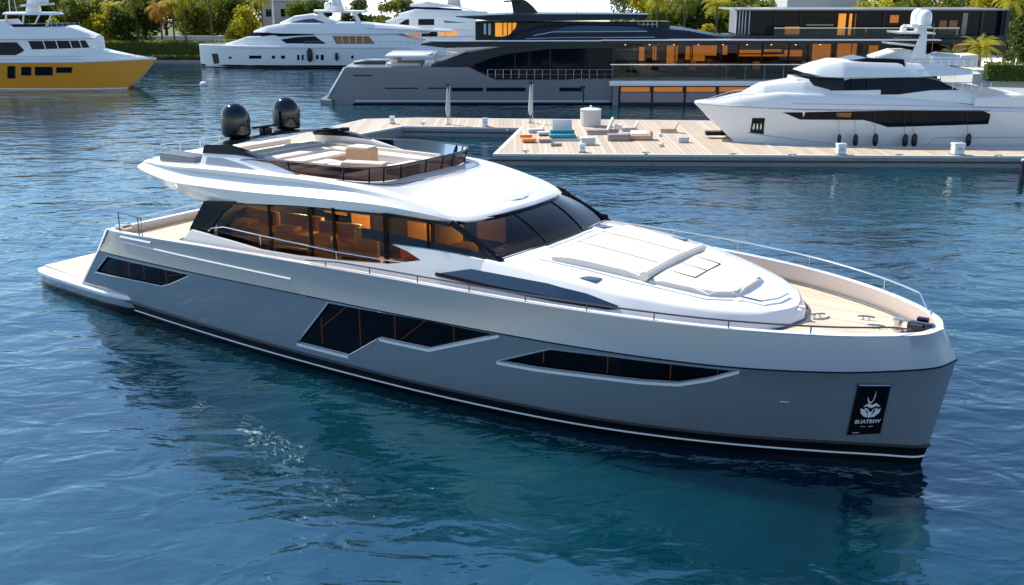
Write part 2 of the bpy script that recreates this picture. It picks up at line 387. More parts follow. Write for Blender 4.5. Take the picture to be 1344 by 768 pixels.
# cabins behind the hull windows: dark liner, joinery with lamplight put in as its own glow
def cabin(x0, x1, z0, z1, seed, sl=0):
    rnd = random.Random(seed)
    for s in (-1, 1):
        yo = lambda x, z=1.9: s*max(hullb(x, z)-.42, .25)
        yi = lambda x: s*max(hullb(x, z0)-2.0, .1)
        b = MB(); rows = []
        for x in np.linspace(x0, x1, 12):
            xt = x+sl*(x1-x)/(x1-x0); rows.append([(x, yo(x, z0), z0), (x, yi(x), z0), (xt, yi(xt), z1), (xt, yo(xt, z1), z1)])
        b.loft(rows, closed=False, caps=False); b.add(rows[0], [[0, 1, 2, 3]]); b.add(rows[-1], [[0, 1, 2, 3]])
        b.build('cabin_lining', M['interior'], yacht, None)
        n = max(2, int((x1-x0)/1.7))
        for i in range(n):
            x = max(x0+(i+.3+.4*rnd.random())*(x1-x0)/n, x0+sl); y = yo(x, z0)-s*(.25+.4*rnd.random())
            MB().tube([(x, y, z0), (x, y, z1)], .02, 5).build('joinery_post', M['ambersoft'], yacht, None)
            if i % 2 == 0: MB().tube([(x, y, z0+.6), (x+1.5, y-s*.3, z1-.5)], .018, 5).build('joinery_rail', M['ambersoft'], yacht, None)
            if i % 3 == 1: MB().box(x-.5, x+.5, min(y, y-s*.45), max(y, y-s*.45), z0+.02, z0+.5, .05).build('berth', M['wood'], yacht)
            if i % 3 == 1: MB().lathe([(.06, 0), (.06, .03)], 8, (x, y-s*.1, z1-.05)).build('ceiling_lamp', M['lamp'], yacht)
cabin(6.0, 13.0, 1.4, 2.9, 3, 1.4); cabin(19.0, 28.0, .95, 3.35, 4); cabin(28.15, 36.3, 2.05, 3.4, 5)
# lines along the hull
def hline(name, pts, r, m, off=.0, sides=(-1, 1)):
    for s in sides:
        b = MB(); b.tube([(x, s*(hullb(x, z)+off), z) for x, z in pts], r, 6); b.build(name, m, yacht)
K = LA[5]
for s in (-1, 1):
    b = MB(); b.tube([(r[0]+.01, s*(r[1]+.0), r[2]+.01) for r in K], .035, 6); b.build('knuckle_line', M['black'], yacht)
    A = LA[2]; b = MB(); b.tube([(r[6]*.3/.68+r[8]*.38/.68, s*(r[7]*.3/.68+r[9]*.38/.68+.05), .30) for r in HC], .03, 6); b.build('boot_stripe', M['white'], yacht)
    b = MB(); b.tube([(r[6]+.02, s*(r[7]+.02), .66) for r in HC], .05, 6); b.build('rubbing_strake', M['blackmat'], yacht)
P = [ly(157, 318, -5.05), ly(240, 336, -5.1), ly(383, 366, -5.2)]
hline('style_line', [(P[0][0]+(P[2][0]-P[0][0])*t, LI(P[0][0]+(P[2][0]-P[0][0])*t, P)) for t in np.linspace(0, 1, 14)], .035, M['white'], .02)
P = [ly(158, 311, -4.9), ly(198, 319, -5.0)]
hline('mooring_slot', [P[0], P[1]], .05, M['white'], .02)
sp = onhull(1029, 528); hline('vent_light', [(sp[0]-.12, sp[1]), (sp[0]+.12, sp[1])], .04, M['lamp'] if False else M['steel'], .0, (-1,))
# black exhaust recess aft at the strake
P = [onhull(*p) for p in [(208,411),(250,416),(292,432),(300,444),(250,428)]]
# swim platform
def platform(dy, z0, off):
    b = MB(); rows = []
    for x, w_, zt in [(-.05, 3.0, .62), (.0, 3.5, .66), (.25, 3.95, .7), (.8, 4.2, .72), (2, 4.4, .74), (4.6, 4.62, .78), (6.5, 4.80, .84), (8.2, 4.82, .90), (9.0, 4.62, .93)]:
        w_ -= dy; zt -= off; zz = z0 if z0 > .3 or x < 5 else z0; rows.append([(x+dy, -w_+.1, zt-.24 if not dy else -.3), (x+dy, -w_, zt-.15), (x+dy, -w_, zt-.05), (x+dy, -w_+.06, zt), (x+dy, w_-.06, zt), (x+dy, w_, zt-.06), (x+dy, w_, zt-.16), (x+dy, w_-.1, zt-.24 if not dy else -.3)])
    b.loft(rows); return b
platform(0, .4, 0).build('swim_platform', M['white'], yacht, 40)
platform(.07, 0, .2).build('platform_base', M['silver_shaded'], yacht, 40)
b = MB(); b.prism([(.35, -3.6), (4.9, -4.1), (4.9, 4.1), (.35, 3.6)], lambda x, y: (x, y, .70), lambda x, y: (x, y, .80)); b.build('platform_deck', M['teak'], yacht, None)
bs = platform(.05, 0, .50); bs.build('platform_waterline', M['black'], yacht, 40)
# transom wall
b = MB(); b.loft([[(4.55, -4.3, .7), (6.3, -4.5, 2.75), (7.35, -4.55, 3.75), (7.6, -4.55, 3.75), (7.3, -4.4, 2.6), (7.3, -4.4, .7)], [(4.55, 4.3, .7), (6.3, 4.5, 2.75), (7.35, 4.55, 3.75), (7.6, 4.55, 3.75), (7.3, 4.4, 2.6), (7.3, 4.4, .7)]])
b.build('transom', M['white'], yacht, 20)
# stern quarter fairing (white edge at the rear end of each hull side)
for s in (-1, 1):
    b = MB(); b.loft([[(r[0]-.12, s*(r[1]-.02), r[2]), (r[0]+.05, s*(r[1]+.03), r[2]), (r[0]+.05, s*(r[1]-.35), r[2]), (r[0]-.12, s*(r[1]-.33), r[2])] for r in [(4.6,4.46,.7), (5.7,4.62,1.75), (6.85,4.83,2.78), (7.5,4.75,3.76)]]); b.build('quarter_fairing', M['white'], yacht, 50)
# deck
def deckz(x): return LI(x, [(7, 3.35), (14, 3.5), (25, 3.6), (31, 3.78), (41, 3.85)])
b = MB(); pr = []
shI = [normal_in(LV[-1], i, .24) for i in range(len(HC))]
for x, bb in shI: pr.append([(x, -bb, deckz(x)), (x, -bb*.5, deckz(x)+.02), (x, 0, deckz(x)+.03), (x, bb*.5, deckz(x)+.02), (x, bb, deckz(x))])
b.loft(pr, closed=False, caps=False); b.build('deck', M['teak'], yacht)
# deck margin (dark waterway line at the bulwark foot)
for s in (-1, 1):
    b = MB(); b.tube([(x-.03, s*max(bb-.03, 0), deckz(x)+.03) for x, bb in shI if x > 8], .03, 5); b.build('waterway', M['darksteel'], yacht)
# ---- deckhouse
def wy(x, z):     # outer half width of the house wall
    base = LI(x, [(11, 4.55), (22, 4.55), (27.5, 4.45), (30, 4.40), (32, 4.1), (33.5, 3.55), (34.8, 2.85), (35.8, 1.9), (36.3, 1.1), (36.5, .05)])
    top = LI(x, [(11, 4.15), (22, 4.1), (25, 3.95), (27.5, 3.8), (30, 3.8), (32, 3.55), (33.5, 3.05), (34.8, 2.4), (35.7, 1.6), (36.1, .9), (36.3, .05)])
    zt = trz(x); t = (z-deckz(x))/(zt-deckz(x)); return base+(top-base)*min(max(t, 0), 1.2)
def trz(x): return LI(x, [(11, 4.9), (25, 5.15), (27.5, 5.17), (30, 4.98), (32, 4.78), (33.5, 4.6), (34.8, 4.45), (35.8, 4.32), (36.5, 4.25)])
def onwall(u, v):
    y = -4.2
    for _ in range(15): x, z = ly(u, v, y); y = -wy(x, z)
    return x, z
WT = [(237,319),(250,302),(290,313),(341,328),(390,336),(440,341.5),(510,347),(553,342),(535,330),(515,321),(560,327),(600,334)]
wt = [onwall(*p) for p in WT]
for s in (-1, 1):
    poly = [(wt[0][0]-.05, 3.2)]+wt+[(26.9, trz(26.9)-.01), (26.9, 3.3)]
    b = MB(); b.prism(poly, lambda x, z: (x, s*wy(x, z), z), lambda x, z: (x, s*(wy(x, z)-.14), z)); b.build('house_side', M['white'], yacht, 20)
# trunk + foredeck coachroof
rows = []
for x in list(np.linspace(26.9, 34, 16))+[34.5, 35, 35.4, 35.7, 35.95, 36.15, 36.3, 36.42, 36.5]:
    zb = deckz(x)-.05; zt = trz(x); tw = wy(x, zt); bw = wy(x, deckz(x)); cz = zt+.16*min(1, tw/3)
    prof = [(bw, zb), (wy(x, (zb+zt)/2), (zb+zt)/2), (wy(x, zt-.08), zt-.08), (tw-.02, zt-.02), (tw-.12, zt+.015), (tw*.6, zt+(cz-zt)*.65), (tw*.25, cz-.01)]
    rows.append([(x, -y, z) for y, z in prof]+[(x, y, z) for y, z in prof[::-1]])
b = MB(); b.loft(rows, closed=True); b.build('foredeck_coachroof', M['white'], yacht, 24)
b = MB()
b.tube([(x, -wy(x, deckz(x))-.01, deckz(x)+.05) for x in np.linspace(28, 36.49, 40)]+[(x, wy(x, deckz(x))+.01, deckz(x)+.05) for x in np.linspace(36.49, 28, 40)], .035, 5); b.build('coachroof_seam', M['darksteel'], yacht)
# forward side window
FW = [(573,359),(618,353),(720,372),(770,385),(811,401),(800,403),(740,394),(650,377)]
fw = [onwall(*p) for p in FW]
for s in (-1, 1):
    g = colstrip(fw, lambda x, z: (x, s*(wy(x, z)+.012), z)); o = g.build('forward_window', M['blueglass'], yacht)
    lo = [onwall(*p) for p in [(573,359),(650,377),(740,394),(800,403),(811,402)]]
    b = MB(); b.tube([(x, s*(wy(x, z)+.03), z-.02) for x, z in [(lo[0][0]+(lo[-1][0]-lo[0][0])*t, LI(lo[0][0]+(lo[-1][0]-lo[0][0])*t, lo)) for t in np.linspace(0, 1, 24)]], .07, 6); b.build('window_frame', M['black'], o)
# ---- salon glazing
def gyw(x, z=0): return LI(x, [(11, 4.0), (22, 3.95), (25, 3.78), (27.6, 3.62)])-.06*max(0, z-4.8)
def onglass(u, v):
    y = -4
    for _ in range(10): x, z = ly(u, v, y); y = -gyw(x, z)
    return x, z
roofLow = [(8.0,2.3,6.27),(8.4,3.2,6.2),(10.8,3.7,5.75),(13,3.75,5.47),(15.8,3.98,5.76),(19,4.03,6.05),(22.5,3.83,6.17),(24.5,3.5,6.15),(25.5,3.15,6.12),(26.1,2.0,6.12),(26.3,.9,6.12)]
RL = [(r[0], r[2]) for r in roofLow]
for s in (-1, 1):
    bot = [(12.2, 3.3), (27.45, 3.3)]
    P = [(12.35, 3.9), (12.7, 4.6), (13.3, 5.5), (15.8, 5.85), (19, 6.12), (22.5, 6.24), (25.3, 6.2), (26.3, 5.75), (27.45, 5.15), (27.3, 3.6), (12.35, 3.4)]
    g = colstrip(P, lambda x, z: (x, s*gyw(x, z), z), .5); sw = g.build('salon_window', M['glass'], yacht)
    # raked aft pillar
    b = MB(); b.prism([(12.0, 3.9), (12.2, 4.35), (13.15, 5.55), (15.1, 5.76), (14.2, 5.2), (13.6, 4.6), (13.3, 3.9)], lambda x, z: (x, s*(gyw(x, z)+.05), z), lambda x, z: (x, s*(gyw(x, z)-.12), z)); b.build('aft_pillar', M['black'], yacht, None)
    for u, wd in ((355.5, .13), (409, .15), (440, .13), (508, .18), (564, .08)):
        x, z = onglass(u, 300); b = MB(); b.box(x-wd/2, x+wd/2, min(s*gyw(x), s*(gyw(x)+.05)), max(s*gyw(x), s*(gyw(x)+.05)), 3.6, 6.15 if x > 18 else 5.85); b.build('mullion', M['black'], yacht)
    b = MB(); b.tube([(25.35, s*3.5, 6.16), (26.4, s*3.56, 5.7), (27.5, s*3.62, 5.15)], .11 if s < 0 else .06, 8); b.build('windscreen_pillar', M['black'], yacht)
    b = MB(); b.tube([(x, s*(gyw(x, 6)+.02), LI(x, [(13.2, 5.48), (15.8, 5.77), (19, 6.05), (22.5, 6.18), (25.4, 6.16)])-.04) for x in np.linspace(13.2, 25.4, 30)], .06, 6); b.build('window_header', M['black'], yacht)
    # lower blue glass strip from mid-salon forward
    lb = [onglass(*p) for p in [(515,301),(600,318),(655,341)]]; 
    b = MB(); b.loft([[(x, s*(gyw(x, z)+.03), z+.08), (x, s*(gyw(x, z)+.05), z+.06), (x, s*(gyw(x, z)+.05), z-.28), (x, s*(gyw(x, z)+.02), z-.3)] for x, z in [(21.6, 5.5), (24, 5.42), (26, 5.33), (27.4, 5.3)]]); b.build('window_ledge', M['navy'], yacht, 20)
# wind screen
top = cr([(25.35, -3.25, 6.14), (26.05, -2.0, 6.2), (26.28, -.8, 6.22), (26.28, .8, 6.22), (26.05, 2.0, 6.2), (25.35, 3.25, 6.14)], 6)
bas = cr([(27.35, -3.58, 5.16), (27.62, -2.0, 5.24), (27.78, -.8, 5.28), (27.78, .8, 5.28), (27.62, 2.0, 5.24), (27.35, 3.58, 5.16)], 6)
b = MB(); b.loft([[tuple(t*(1-k/4)+q*k/4+np.array([0, 0, .10*math.sin(math.pi*k/4)])) for k in range(5)] for t, q in zip(top, bas)], closed=False, caps=False)
ws = b.build('windscreen', glassmat('windscreen_glass', (.025, .03, .04), gcol=(1, 1, 1)), yacht)
for k in (10, 20):
    t, q = top[k], bas[k]; b = MB(); b.tube([tuple(t*(1-j/6)+q*j/6+np.array([0, 0, .10*math.sin(math.pi*j/6)+.01])) for j in range(7)], .03, 6); b.build('windscreen_mullion', M['black'], ws)
b = MB(); b.tube([tuple(p) for p in top+np.array([.02, 0, -.02])], .09, 6); b.build('windscreen_header', M['black'], ws)
b = MB(); b.tube([tuple(p) for p in bas+np.array([.03, 0, 0])], .05, 6); b.build('windscreen_gasket', M['blackmat'], ws)
for y0, y1 in ((-1.2, -.1), (.9, 2.2)):
    pass
b = MB(); b.tube([(27.95, -1.6, 5.34), (27.98, 0, 5.38), (27.9, 1.6, 5.34)], .02, 5); b.build('wiper', M['blackmat'], ws)
# salon inside
b = MB(); b.box(12.6, 27.2, -3.6, 3.6, 3.62, 3.7); b.box(19.5, 19.7, -1.2, 3.6, 3.55, 5.9); b.build('salon_floor', M['interior'], yacht, None)
b = MB(); b.prism([(12.9, 5.55), (15.8, 5.62), (19, 5.92), (25.2, 6.05), (25.2, 6.12), (12.9, 5.7)], lambda x, z: (x, -3.5, z), lambda x, z: (x, 3.5, z)); b.build('salon_ceiling', M['interior'], yacht, None)
b = MB()
for x in np.arange(14, 25, 1.6):
    for y in (-2.4, 0, 2.4): b.lathe([(.09, 0), (.09, .02)], 8, (x, y, LI(x, [(12.9, 5.5), (15.8, 5.57), (19, 5.87), (25.2, 6.0)])))
b.each('salon_downlight', M['lamp'], yacht)
MB().box(13.6, 24.5, 3.35, 3.5, 3.7, 5.6).build('port_blackout', M['interior'], yacht, None); MB().box(13.45, 13.55, -3.7, 3.6, 3.7, 5.58).build('aft_blackout_bulkhead', M['interior'], yacht, None)  # dark panels added to keep the view through the salon glass dark
b = MB(); b.box(25.6, 27.0, -2.9, 2.9, 3.55, 4.9, .15); b.build('dashboard', M['interior'], yacht)
b = MB(); b.tube([(26.0, -1.6, 5.0), (27.0, -.5, 5.05), (26.3, .2, 5.05)], .03, 5); b.build('dashboard_trim', M['amber'], yacht)
for x, e in ((15.2, 45), (18.6, 60), (22.2, 60), (25.2, 8)):
    ld = bpy.data.lights.new('salon_light', 'POINT'); ld.energy = e*SALON; ld.color = (1, .66, .28); ld.shadow_soft_size = .15
    lo_ = bpy.data.objects.new('salon_light', ld); COL.objects.link(lo_); lo_.parent = yacht; lo_.location = (x, -.6, 5.3)
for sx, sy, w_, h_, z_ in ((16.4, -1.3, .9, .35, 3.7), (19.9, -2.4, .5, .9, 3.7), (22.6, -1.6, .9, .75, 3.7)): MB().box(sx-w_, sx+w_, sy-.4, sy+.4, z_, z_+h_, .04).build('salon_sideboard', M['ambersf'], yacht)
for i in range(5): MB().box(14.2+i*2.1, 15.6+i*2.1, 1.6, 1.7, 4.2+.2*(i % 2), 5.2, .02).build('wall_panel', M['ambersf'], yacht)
# ---- roof / flybridge
RM = [(7.55,2.3,6.34),(8.0,3.25,6.3),(10.8,3.92,6.12),(13,4.05,6.15),(15.8,4.12,6.25),(19,4.12,6.42),(22.3,3.93,6.5),(24.4,3.56,6.33),(25.5,3.2,6.19),(26.15,2.0,6.2),(26.35,.9,6.2)]
RD = [(7.6,2.3,6.46),(8.2,3.05,6.47),(10.9,3.52,6.52),(13,3.6,6.56),(15.8,3.66,6.64),(19,3.68,6.76),(22,3.7,6.72),(24.3,3.48,6.46),(25.4,3.15,6.28),(26.08,1.95,6.29),(26.28,.88,6.3)]
RO = [(7.65,2.3,6.5),(8.25,3.05,6.54),(10.9,3.62,6.68),(13,3.72,6.80),(15.8,3.78,6.90),(19,3.76,6.97),(22,3.64,6.86),(24.3,3.38,6.54),(25.35,3.07,6.32),(26.02,1.92,6.33),(26.23,.87,6.34)]
RS = [(7.75,2.25,6.56),(8.4,2.95,6.6),(10.8,3.45,6.76),(13,3.55,6.89),(15.8,3.6,6.99),(19,3.55,7.06),(21.8,3.4,6.98),(24.2,3.2,6.62),(25.2,2.95,6.36),(25.95,1.88,6.37),(26.18,.85,6.38)]
RI = [(7.95,2.1,6.6),(8.9,2.7,6.64),(11.2,3.05,6.78),(13.2,3.1,6.9),(15.8,3.14,6.97),(19.2,3.2,6.98),(21.2,2.95,6.96),(22.6,2.4,6.86),(24.5,1.95,6.65),(25.4,1.35,6.52),(25.75,.65,6.47)]
k = 5
C = [np.vstack([cr(q, k), [[q[-1][0]+.04, 0.002, q[-1][2]]]]) for q in (roofLow, RM, RD, RO, RS, RI)]
rows = []
for i in range(len(C[0])):
    lo, mi_, le, ov, sh_, inn = [c[i] for c in C]
    rec = 12.4 < inn[0] < 21.25
    fz = 6.6 if rec else inn[2]+.0
    cz = 6.6 if rec else inn[2]+.08*min(1, inn[1]/2)
    sec = [(lo[0], 0, lo[2]), (lo[0], max(lo[1]-.3, .001), lo[2]), tuple(lo), tuple(mi_), tuple(le), tuple(ov), tuple(sh_), tuple(inn), (inn[0], max(inn[1]-.02, .001), fz-.001), (inn[0]+.1*(not rec), inn[1]*.4, cz)]
    rows.append([(x, -y, z) for x, y, z in sec]+[(x, y, z) for x, y, z in sec[::-1]][:-1])
b = MB(); b.loft(rows); roof = b.build('flybridge_roof', M['white'], yacht, 18)
# seam line on the roof ahead of the flybridge
b = MB(); b.tube([(x, y, z) for x, y, z in [(x+.35, y*1.06, z+.04) for x, y, z in cr([(19.6, -3.2, 7.0), (21.4, -2.75, 6.95), (22.1, -1.3, 6.95), (22.15, 0, 6.97), (22.1, 1.3, 6.95), (21.4, 2.75, 6.95), (19.6, 3.2, 7.0)], 6)]], .015, 4); b.build('roof_seam', M['darksteel'], roof)
# coaming, glass screen
scr = cr([(13.6, 3.1, 6.90), (16, 3.17, 6.93), (18.6, 3.22, 6.94), (20.3, 3.12, 6.94), (21.15, 2.75, 6.93), (21.5, 2.0, 6.92), (21.6, 1.0, 6.92), (21.62, 0, 6.92)], 6)
full = [(x, -y, z) for x, y, z in scr]+[(x, y, z) for x, y, z in scr[-2::-1]]
b = MB(); b.loft([[(x, y, z-.1), (x, y, z+.05), (x-.0, y*.96, z+.05), (x-.06, y*.96, z-.62)] for x, y, z in full]); b.build('cockpit_coaming', M['cushion'], roof)
def gh(x): return LI(x, [(13.6, .12), (15.5, .38), (18, .50), (22, .55)])
def toppt(x, y, z): 
    r = math.hypot((x-14)*.5 if x > 18 else 0, y)+1e-6
    return (x+(.12 if x > 20 else .04), y*1.035, z+.07+gh(x))
b = MB(); b.loft([[(x, y, z+.07), toppt(x, y, z)] for x, y, z in full], closed=False, caps=False); gs = b.build('screen_glass', M['glassbrown'], yacht)
b = MB(); b.tube([toppt(*p) for p in full], .03, 6); b.build('screen_rail', M['darksteel'], gs)
for i in (9, 17, 23, 27, 32, 40, 46, 50, 58, 66):
    if i < len(full): b = MB(); q = full[i]; b.tube([(q[0], q[1], q[2]+.05), toppt(*q)], .03, 6); b.build('screen_post', M['black'], gs)
# radar arch
fin = [(12.35, 6.78), (12.45, 7.6), (13.5, 7.7), (14.7, 7.58), (15.9, 7.36), (17.8, 7.02), (17.4, 6.95), (15, 6.92)]
for s in (-1, 1):
    f0 = lambda x, z: (x, s*(3.42-.35*(z-6.8)), z); f1 = lambda x, z: (x, s*(3.22-.35*(z-6.8)), z)
    b = MB(); b.prism(fin, f0, f1); a = b.build('arch_fin', M['white'], yacht, 20)
    b = MB(); b.prism([(12.4, 7.32), (12.44, 7.64), (13.5, 7.74), (14.9, 7.58), (15.8, 7.4), (14.4, 7.42)], lambda x, z: (x, s*(3.45-.35*(z-6.8)), z), lambda x, z: (x, s*(3.18-.35*(z-6.8)), z)); b.build('fin_cap', M['black'], a, 20)
    b = MB(); b.prism([(12.7, 6.92), (12.72, 7.2), (13.6, 7.24), (14.9, 7.1), (15.6, 6.98)], lambda x, z: (x, s*(3.44-.35*(z-6.8)), z), lambda x, z: (x, s*(3.3-.35*(z-6.8)), z)); b.build('fin_panel', M['silver'], a, 20)
b = MB()
rw = []
for y in np.linspace(-3.12, 3.12, 17):
    zc = 7.62+.12*(1-(y/3.12)**2); xc = 12.9-.25*(1-(abs(y)/3.12)**2)
    rw.append([(xc-.5, y, zc-.02), (xc-.3, y, zc+.05), (xc+.35, y, zc+.05), (xc+.6, y, zc-.02), (xc+.3, y, zc-.09), (xc-.3, y, zc-.09)])
b.loft(rw); b.build('arch_bridge', M['black'], yacht, 40)
for y in (-1.43, 1.43):
    b = MB(); b.lathe([(.30, -.12), (.34, 0), (.56, .03), (.585, .1), (.60, .18), (.60, .72), (.575, .9), (.51, 1.07), (.40, 1.22), (.24, 1.33), (.1, 1.37), (.01, 1.38)], 32, (12.4, y, 7.78)); b.build('satellite_dome', M['dome'], yacht, 40)
MB().box(17.2, 18.6, -2.95, -2.2, 6.6, 7.0, .08).build('helm_seat', M['tan'], yacht); MB().box(20.2, 21.0, -1.0, 0.2, 6.9, 7.25, .08).build('helm_console', M['cushion'], yacht)
b = MB(); b.box(12.4, 12.8, -.2, .2, 7.72, 8.0, .05); b.box(12.45, 12.65, -.65, .65, 8.0, 8.1, .03); b.build('radar_scanner', M['black'], yacht)
b = MB(); b.tube([(13.2, 2.3, 7.62), (14.5, 2.5, 7.8), (14.9, 2.5, 7.8)], .05, 6); b.box(14.7, 15.0, 2.35, 2.65, 7.74, 7.9, .03); b.build('searchlight', M['black'], yacht)
# aft roof furniture
b = MB(); b.box(9.3, 11.6, -3.05, -2.2, 6.66, 6.98, .05)
for i in range(7): b.box(9.32, 11.58, -3.08+i*.13, -3.0+i*.13, 6.98, 7.03, .01)
b.build('vent_grille_box', M['grey'], yacht)
b = MB(); b.box(9.3, 11.6, -1.8, 2.2, 6.66, 6.86, .08); b.box(11.2, 11.8, -1.8, 2.2, 6.8, 7.2, .08); b.build('aft_sunbed', M['cushion'], yacht)
b = MB(); b.tube([(8.4, -2.7, 6.6), (8.4, -2.7, 7.2)], .015, 5); b.build('whip_antenna', M['steel'], yacht)
b = MB(); b.tube([(8.3, -2.2, 6.6), (8.2, -2.1, 7.15), (8.2, 2.1, 7.15), (8.3, 2.2, 6.6)], .022, 6)
for y in (-1.1, 0, 1.1): b.tube([(8.2, y, 6.6), (8.2, y, 7.15)], .018, 5)
b.build('aft_roof_rail', M['steel'], yacht)
# flybridge seating
b = MB(); b.box(13.0, 20.4, 2.2, 2.95, 6.6, 6.98, .08); b.build('far_side_sofa', M['cushion'], yacht)
MB().box(13.2, 19.8, 2.85, 3.02, 6.9, 7.12, .05).build('sofa_backrest', M['cushion'], yacht)
for i, (x, w_, z_, y0, y1) in enumerate([(12.9, .5, 7.12, -2.5, 2.6), (14.0, .48, 7.02, -2.6, 2.1), (15.15, .45, 6.96, -2.7, 1.9), (16.2, .35, 6.92, -2.7, .4)]):
    f_ = MB().box(x-w_, x+w_, y0, y1, 6.6, z_-.12, .03).build('sunbed_base', M['tan'], yacht)
    MB().box(x-w_+.01, x+w_-.01, y0+.03, y1-.03, z_-.13, z_, .05).build('sunbed_cushion', M['cushion'], f_)
MB().box(18.9, 21.0, -2.2, 2.1, 6.6, 6.93, .1).build('forward_sunbed', M['cushion'], yacht)
# ---- foredeck sunpads
def padz(x, y):
    zt = trz(x); tw = wy(x, zt); cz = zt+.16*min(1, tw/3); a = abs(y)
    return float(np.interp(a, [0, tw*.25, tw*.6, tw-.12], [cz-.01, cz-.01, zt+(cz-zt)*.65, zt+.015]))
def pad(name, out, h, m, parent=yacht, inset=.12):
    # outline in plan, puffed
    bm = bmesh.new(); vs_ = [bm.verts.new((x, y, 0)) for x, y in out]; f = bm.faces.new(vs_)
    r = bmesh.ops.extrude_face_region(bm, geom=[f]); tv = [v for v in r['geom'] if isinstance(v, bmesh.types.BMVert)]
    for v in tv: v.co.z = h
    for v in bm.verts: v.co.z += padz(v.co.x, v.co.y)-.05
    te = [e for e in bm.edges if all(v in tv for v in e.verts)]
    bmesh.ops.bevel(bm, geom=te, offset=min(.09, h*.6), segments=3, affect='EDGES')
    bmesh.ops.triangulate(bm, faces=[f for f in bm.faces if len(f.verts) > 4])
    bm.verts.index_update(); b = MB(); b.add([v.co[:] for v in bm.verts], [[v.index for v in f.verts] for f in bm.faces]); bm.free()
    return b.build(name, m, parent, 40)
def densify(P, n=6): return resample(P, n)
big = [(28.75, -2.55), (31.95, -2.15), (31.95, 2.15), (28.75, 2.75), (28.4, 0)]
sp_ = pad('sunpad', densify(big, 5), .26, M['pad'])
for yy in (-.8, .95):
    MB().tube([(x, yy, padz(x, yy)+.215) for x in np.linspace(28.6, 31.8, 8)], .012, 4).build('sunpad_seam', M['mauve'], sp_)
MB().tube([(28.75+.0*y, y, padz(28.75, y)+.213) for y in np.linspace(-2.3, 2.4, 10)], .012, 4).build('sunpad_seam', M['mauve'], sp_)
for hx, hy in ((30.6, -3.15), (30.6, 3.15), (27.95, 2.3)):
    MB().box(hx-.3, hx+.3, hy-.22, hy+.22, padz(hx, hy)-.03, padz(hx, hy)+.03, .02).build('deck_hatch', M['blueglass'], yacht)
b = MB(); b.tube([(31.98, -2.2, padz(31.98, 2.2)+.16), (32.0, 0, padz(32, 0)+.2), (31.98, 2.2, padz(31.98, 2.2)+.16)], .16, 10); b.build('sunpad_bolster', M['pad'], yacht)
p2 = pad('forward_sunpad', densify([(32.15, -2.15), (34.0, -1.75), (34.7, -1.0), (34.7, 1.0), (34.0, 1.75), (32.15, 2.15)], 4), .2, M['pad'])
for a, c_ in (((32.3, -.05), (33.2, -.05)), ((33.2, -1.0), (33.2, 1.0)), ((33.2, 1.0), (32.3, 1.05)), ((33.2, -1.0), (32.3, -1.05))):
    b = MB(); b.tube([(a[0]+(c_[0]-a[0])*t, a[1]+(c_[1]-a[1])*t, padz(a[0]+(c_[0]-a[0])*t, a[1]+(c_[1]-a[1])*t)+.152) for t in np.linspace(0, 1, 6)], .018, 4); b.build('cushion_seam', M['darksteel'], p2)
b = MB()
b.tube([(x, y, padz(x, y)+.1) for x, y in [(34.75, -1.35), (34.85, -1.2), (35.45, -1.0), (35.75, -.3), (35.8, .4)]], .03, 6)
b.tube([(x, y, padz(x, y)+.0) for x, y in [(28.4, -2.75), (30, -2.6), (32, -2.45), (34.1, -2.0), (34.7, -1.45)]], .02, 5)
b.build('coachroof_handrail', M['steel'], yacht)
# ---- rails
def rail(pts, posts, h, name='guard_rail', r=.026, m='steel'):
    b = MB(); b.tube(pts, r, 6)
    for p in posts: b.tube([p, (p[0], p[1], p[2]+h)], r*.8, 6)
    return b.build(name, M[m], yacht)
mids = [normal_in(LV[-1], i, .13) for i in range(len(HC))]
MA = np.array([(mx, mb) for mx, mb in mids])
def shz(x): return float(np.interp(x, [r[0] for r in LV[-1]], [r[2] for r in LV[-1]]))+.02
for s in (-1, 1):
    hh = .22 if s < 0 else .42
    xs = [p for p in mids if p[0] > (19.5 if s < 0 else 25) and p[0] < 39.6]
    pts = [(x, s*bb, shz(x)+hh*min(1, .4+(x-xs[0][0])*.4)) for x, bb in xs]
    pts.append((39.9, s*1.05, shz(39.9)+.1))
    b = MB(); b.tube(pts, .028, 6)
    for x in np.arange(xs[0][0]+1, 39.4, 2.1 if s < 0 else 2.9):
        bb = float(np.interp(x, MA[:, 0], MA[:, 1])); b.tube([(x, s*bb, shz(x)), (x, s*bb, shz(x)+hh*min(1, .4+(x-xs[0][0])*.4))], .022, 6)
    b.build('guard_rail', M['darksteel'] if s < 0 else M['steel'], yacht)
for s in (-1, 1):
    b = MB(); b.tube([(8.4, s*4.72, 3.8), (8.4, s*4.72, 4.62), (10.1, s*4.85, 4.62), (10.1, s*4.85, 3.85)], .025, 6); b.tube([(9.9, s*4.85, 3.85), (9.9, s*4.85, 4.6)], .025, 6)
    b.build('boarding_gate', M['darksteel'], yacht)
b = MB(); b.tube([(7.5, -3.0, 3.78), (7.45, -2.9, 4.0), (7.3, 2.9, 4.0), (7.4, 3.0, 3.78)], .022, 6); b.build('stern_rail', M['steel'], yacht)
for s in (-1, 1):   # side deck opening handrail
    q = [onwall(*p) for p in [(272,304),(276,300),(292,298),(340,309),(385,319),(440,331),(500,341),(532,345)]]
    b = MB(); b.tube([(x, s*(wy(x, z)-.05), z) for x, z in q], .025, 6)
    for i in (3, 5, 6): b.tube([(q[i][0], s*(wy(*q[i])-.05), q[i][1]), (q[i][0], s*(wy(*q[i])-.05), q[i][1]-.4)], .018, 5)
    b.build('side_handrail', M['steel'], yacht)
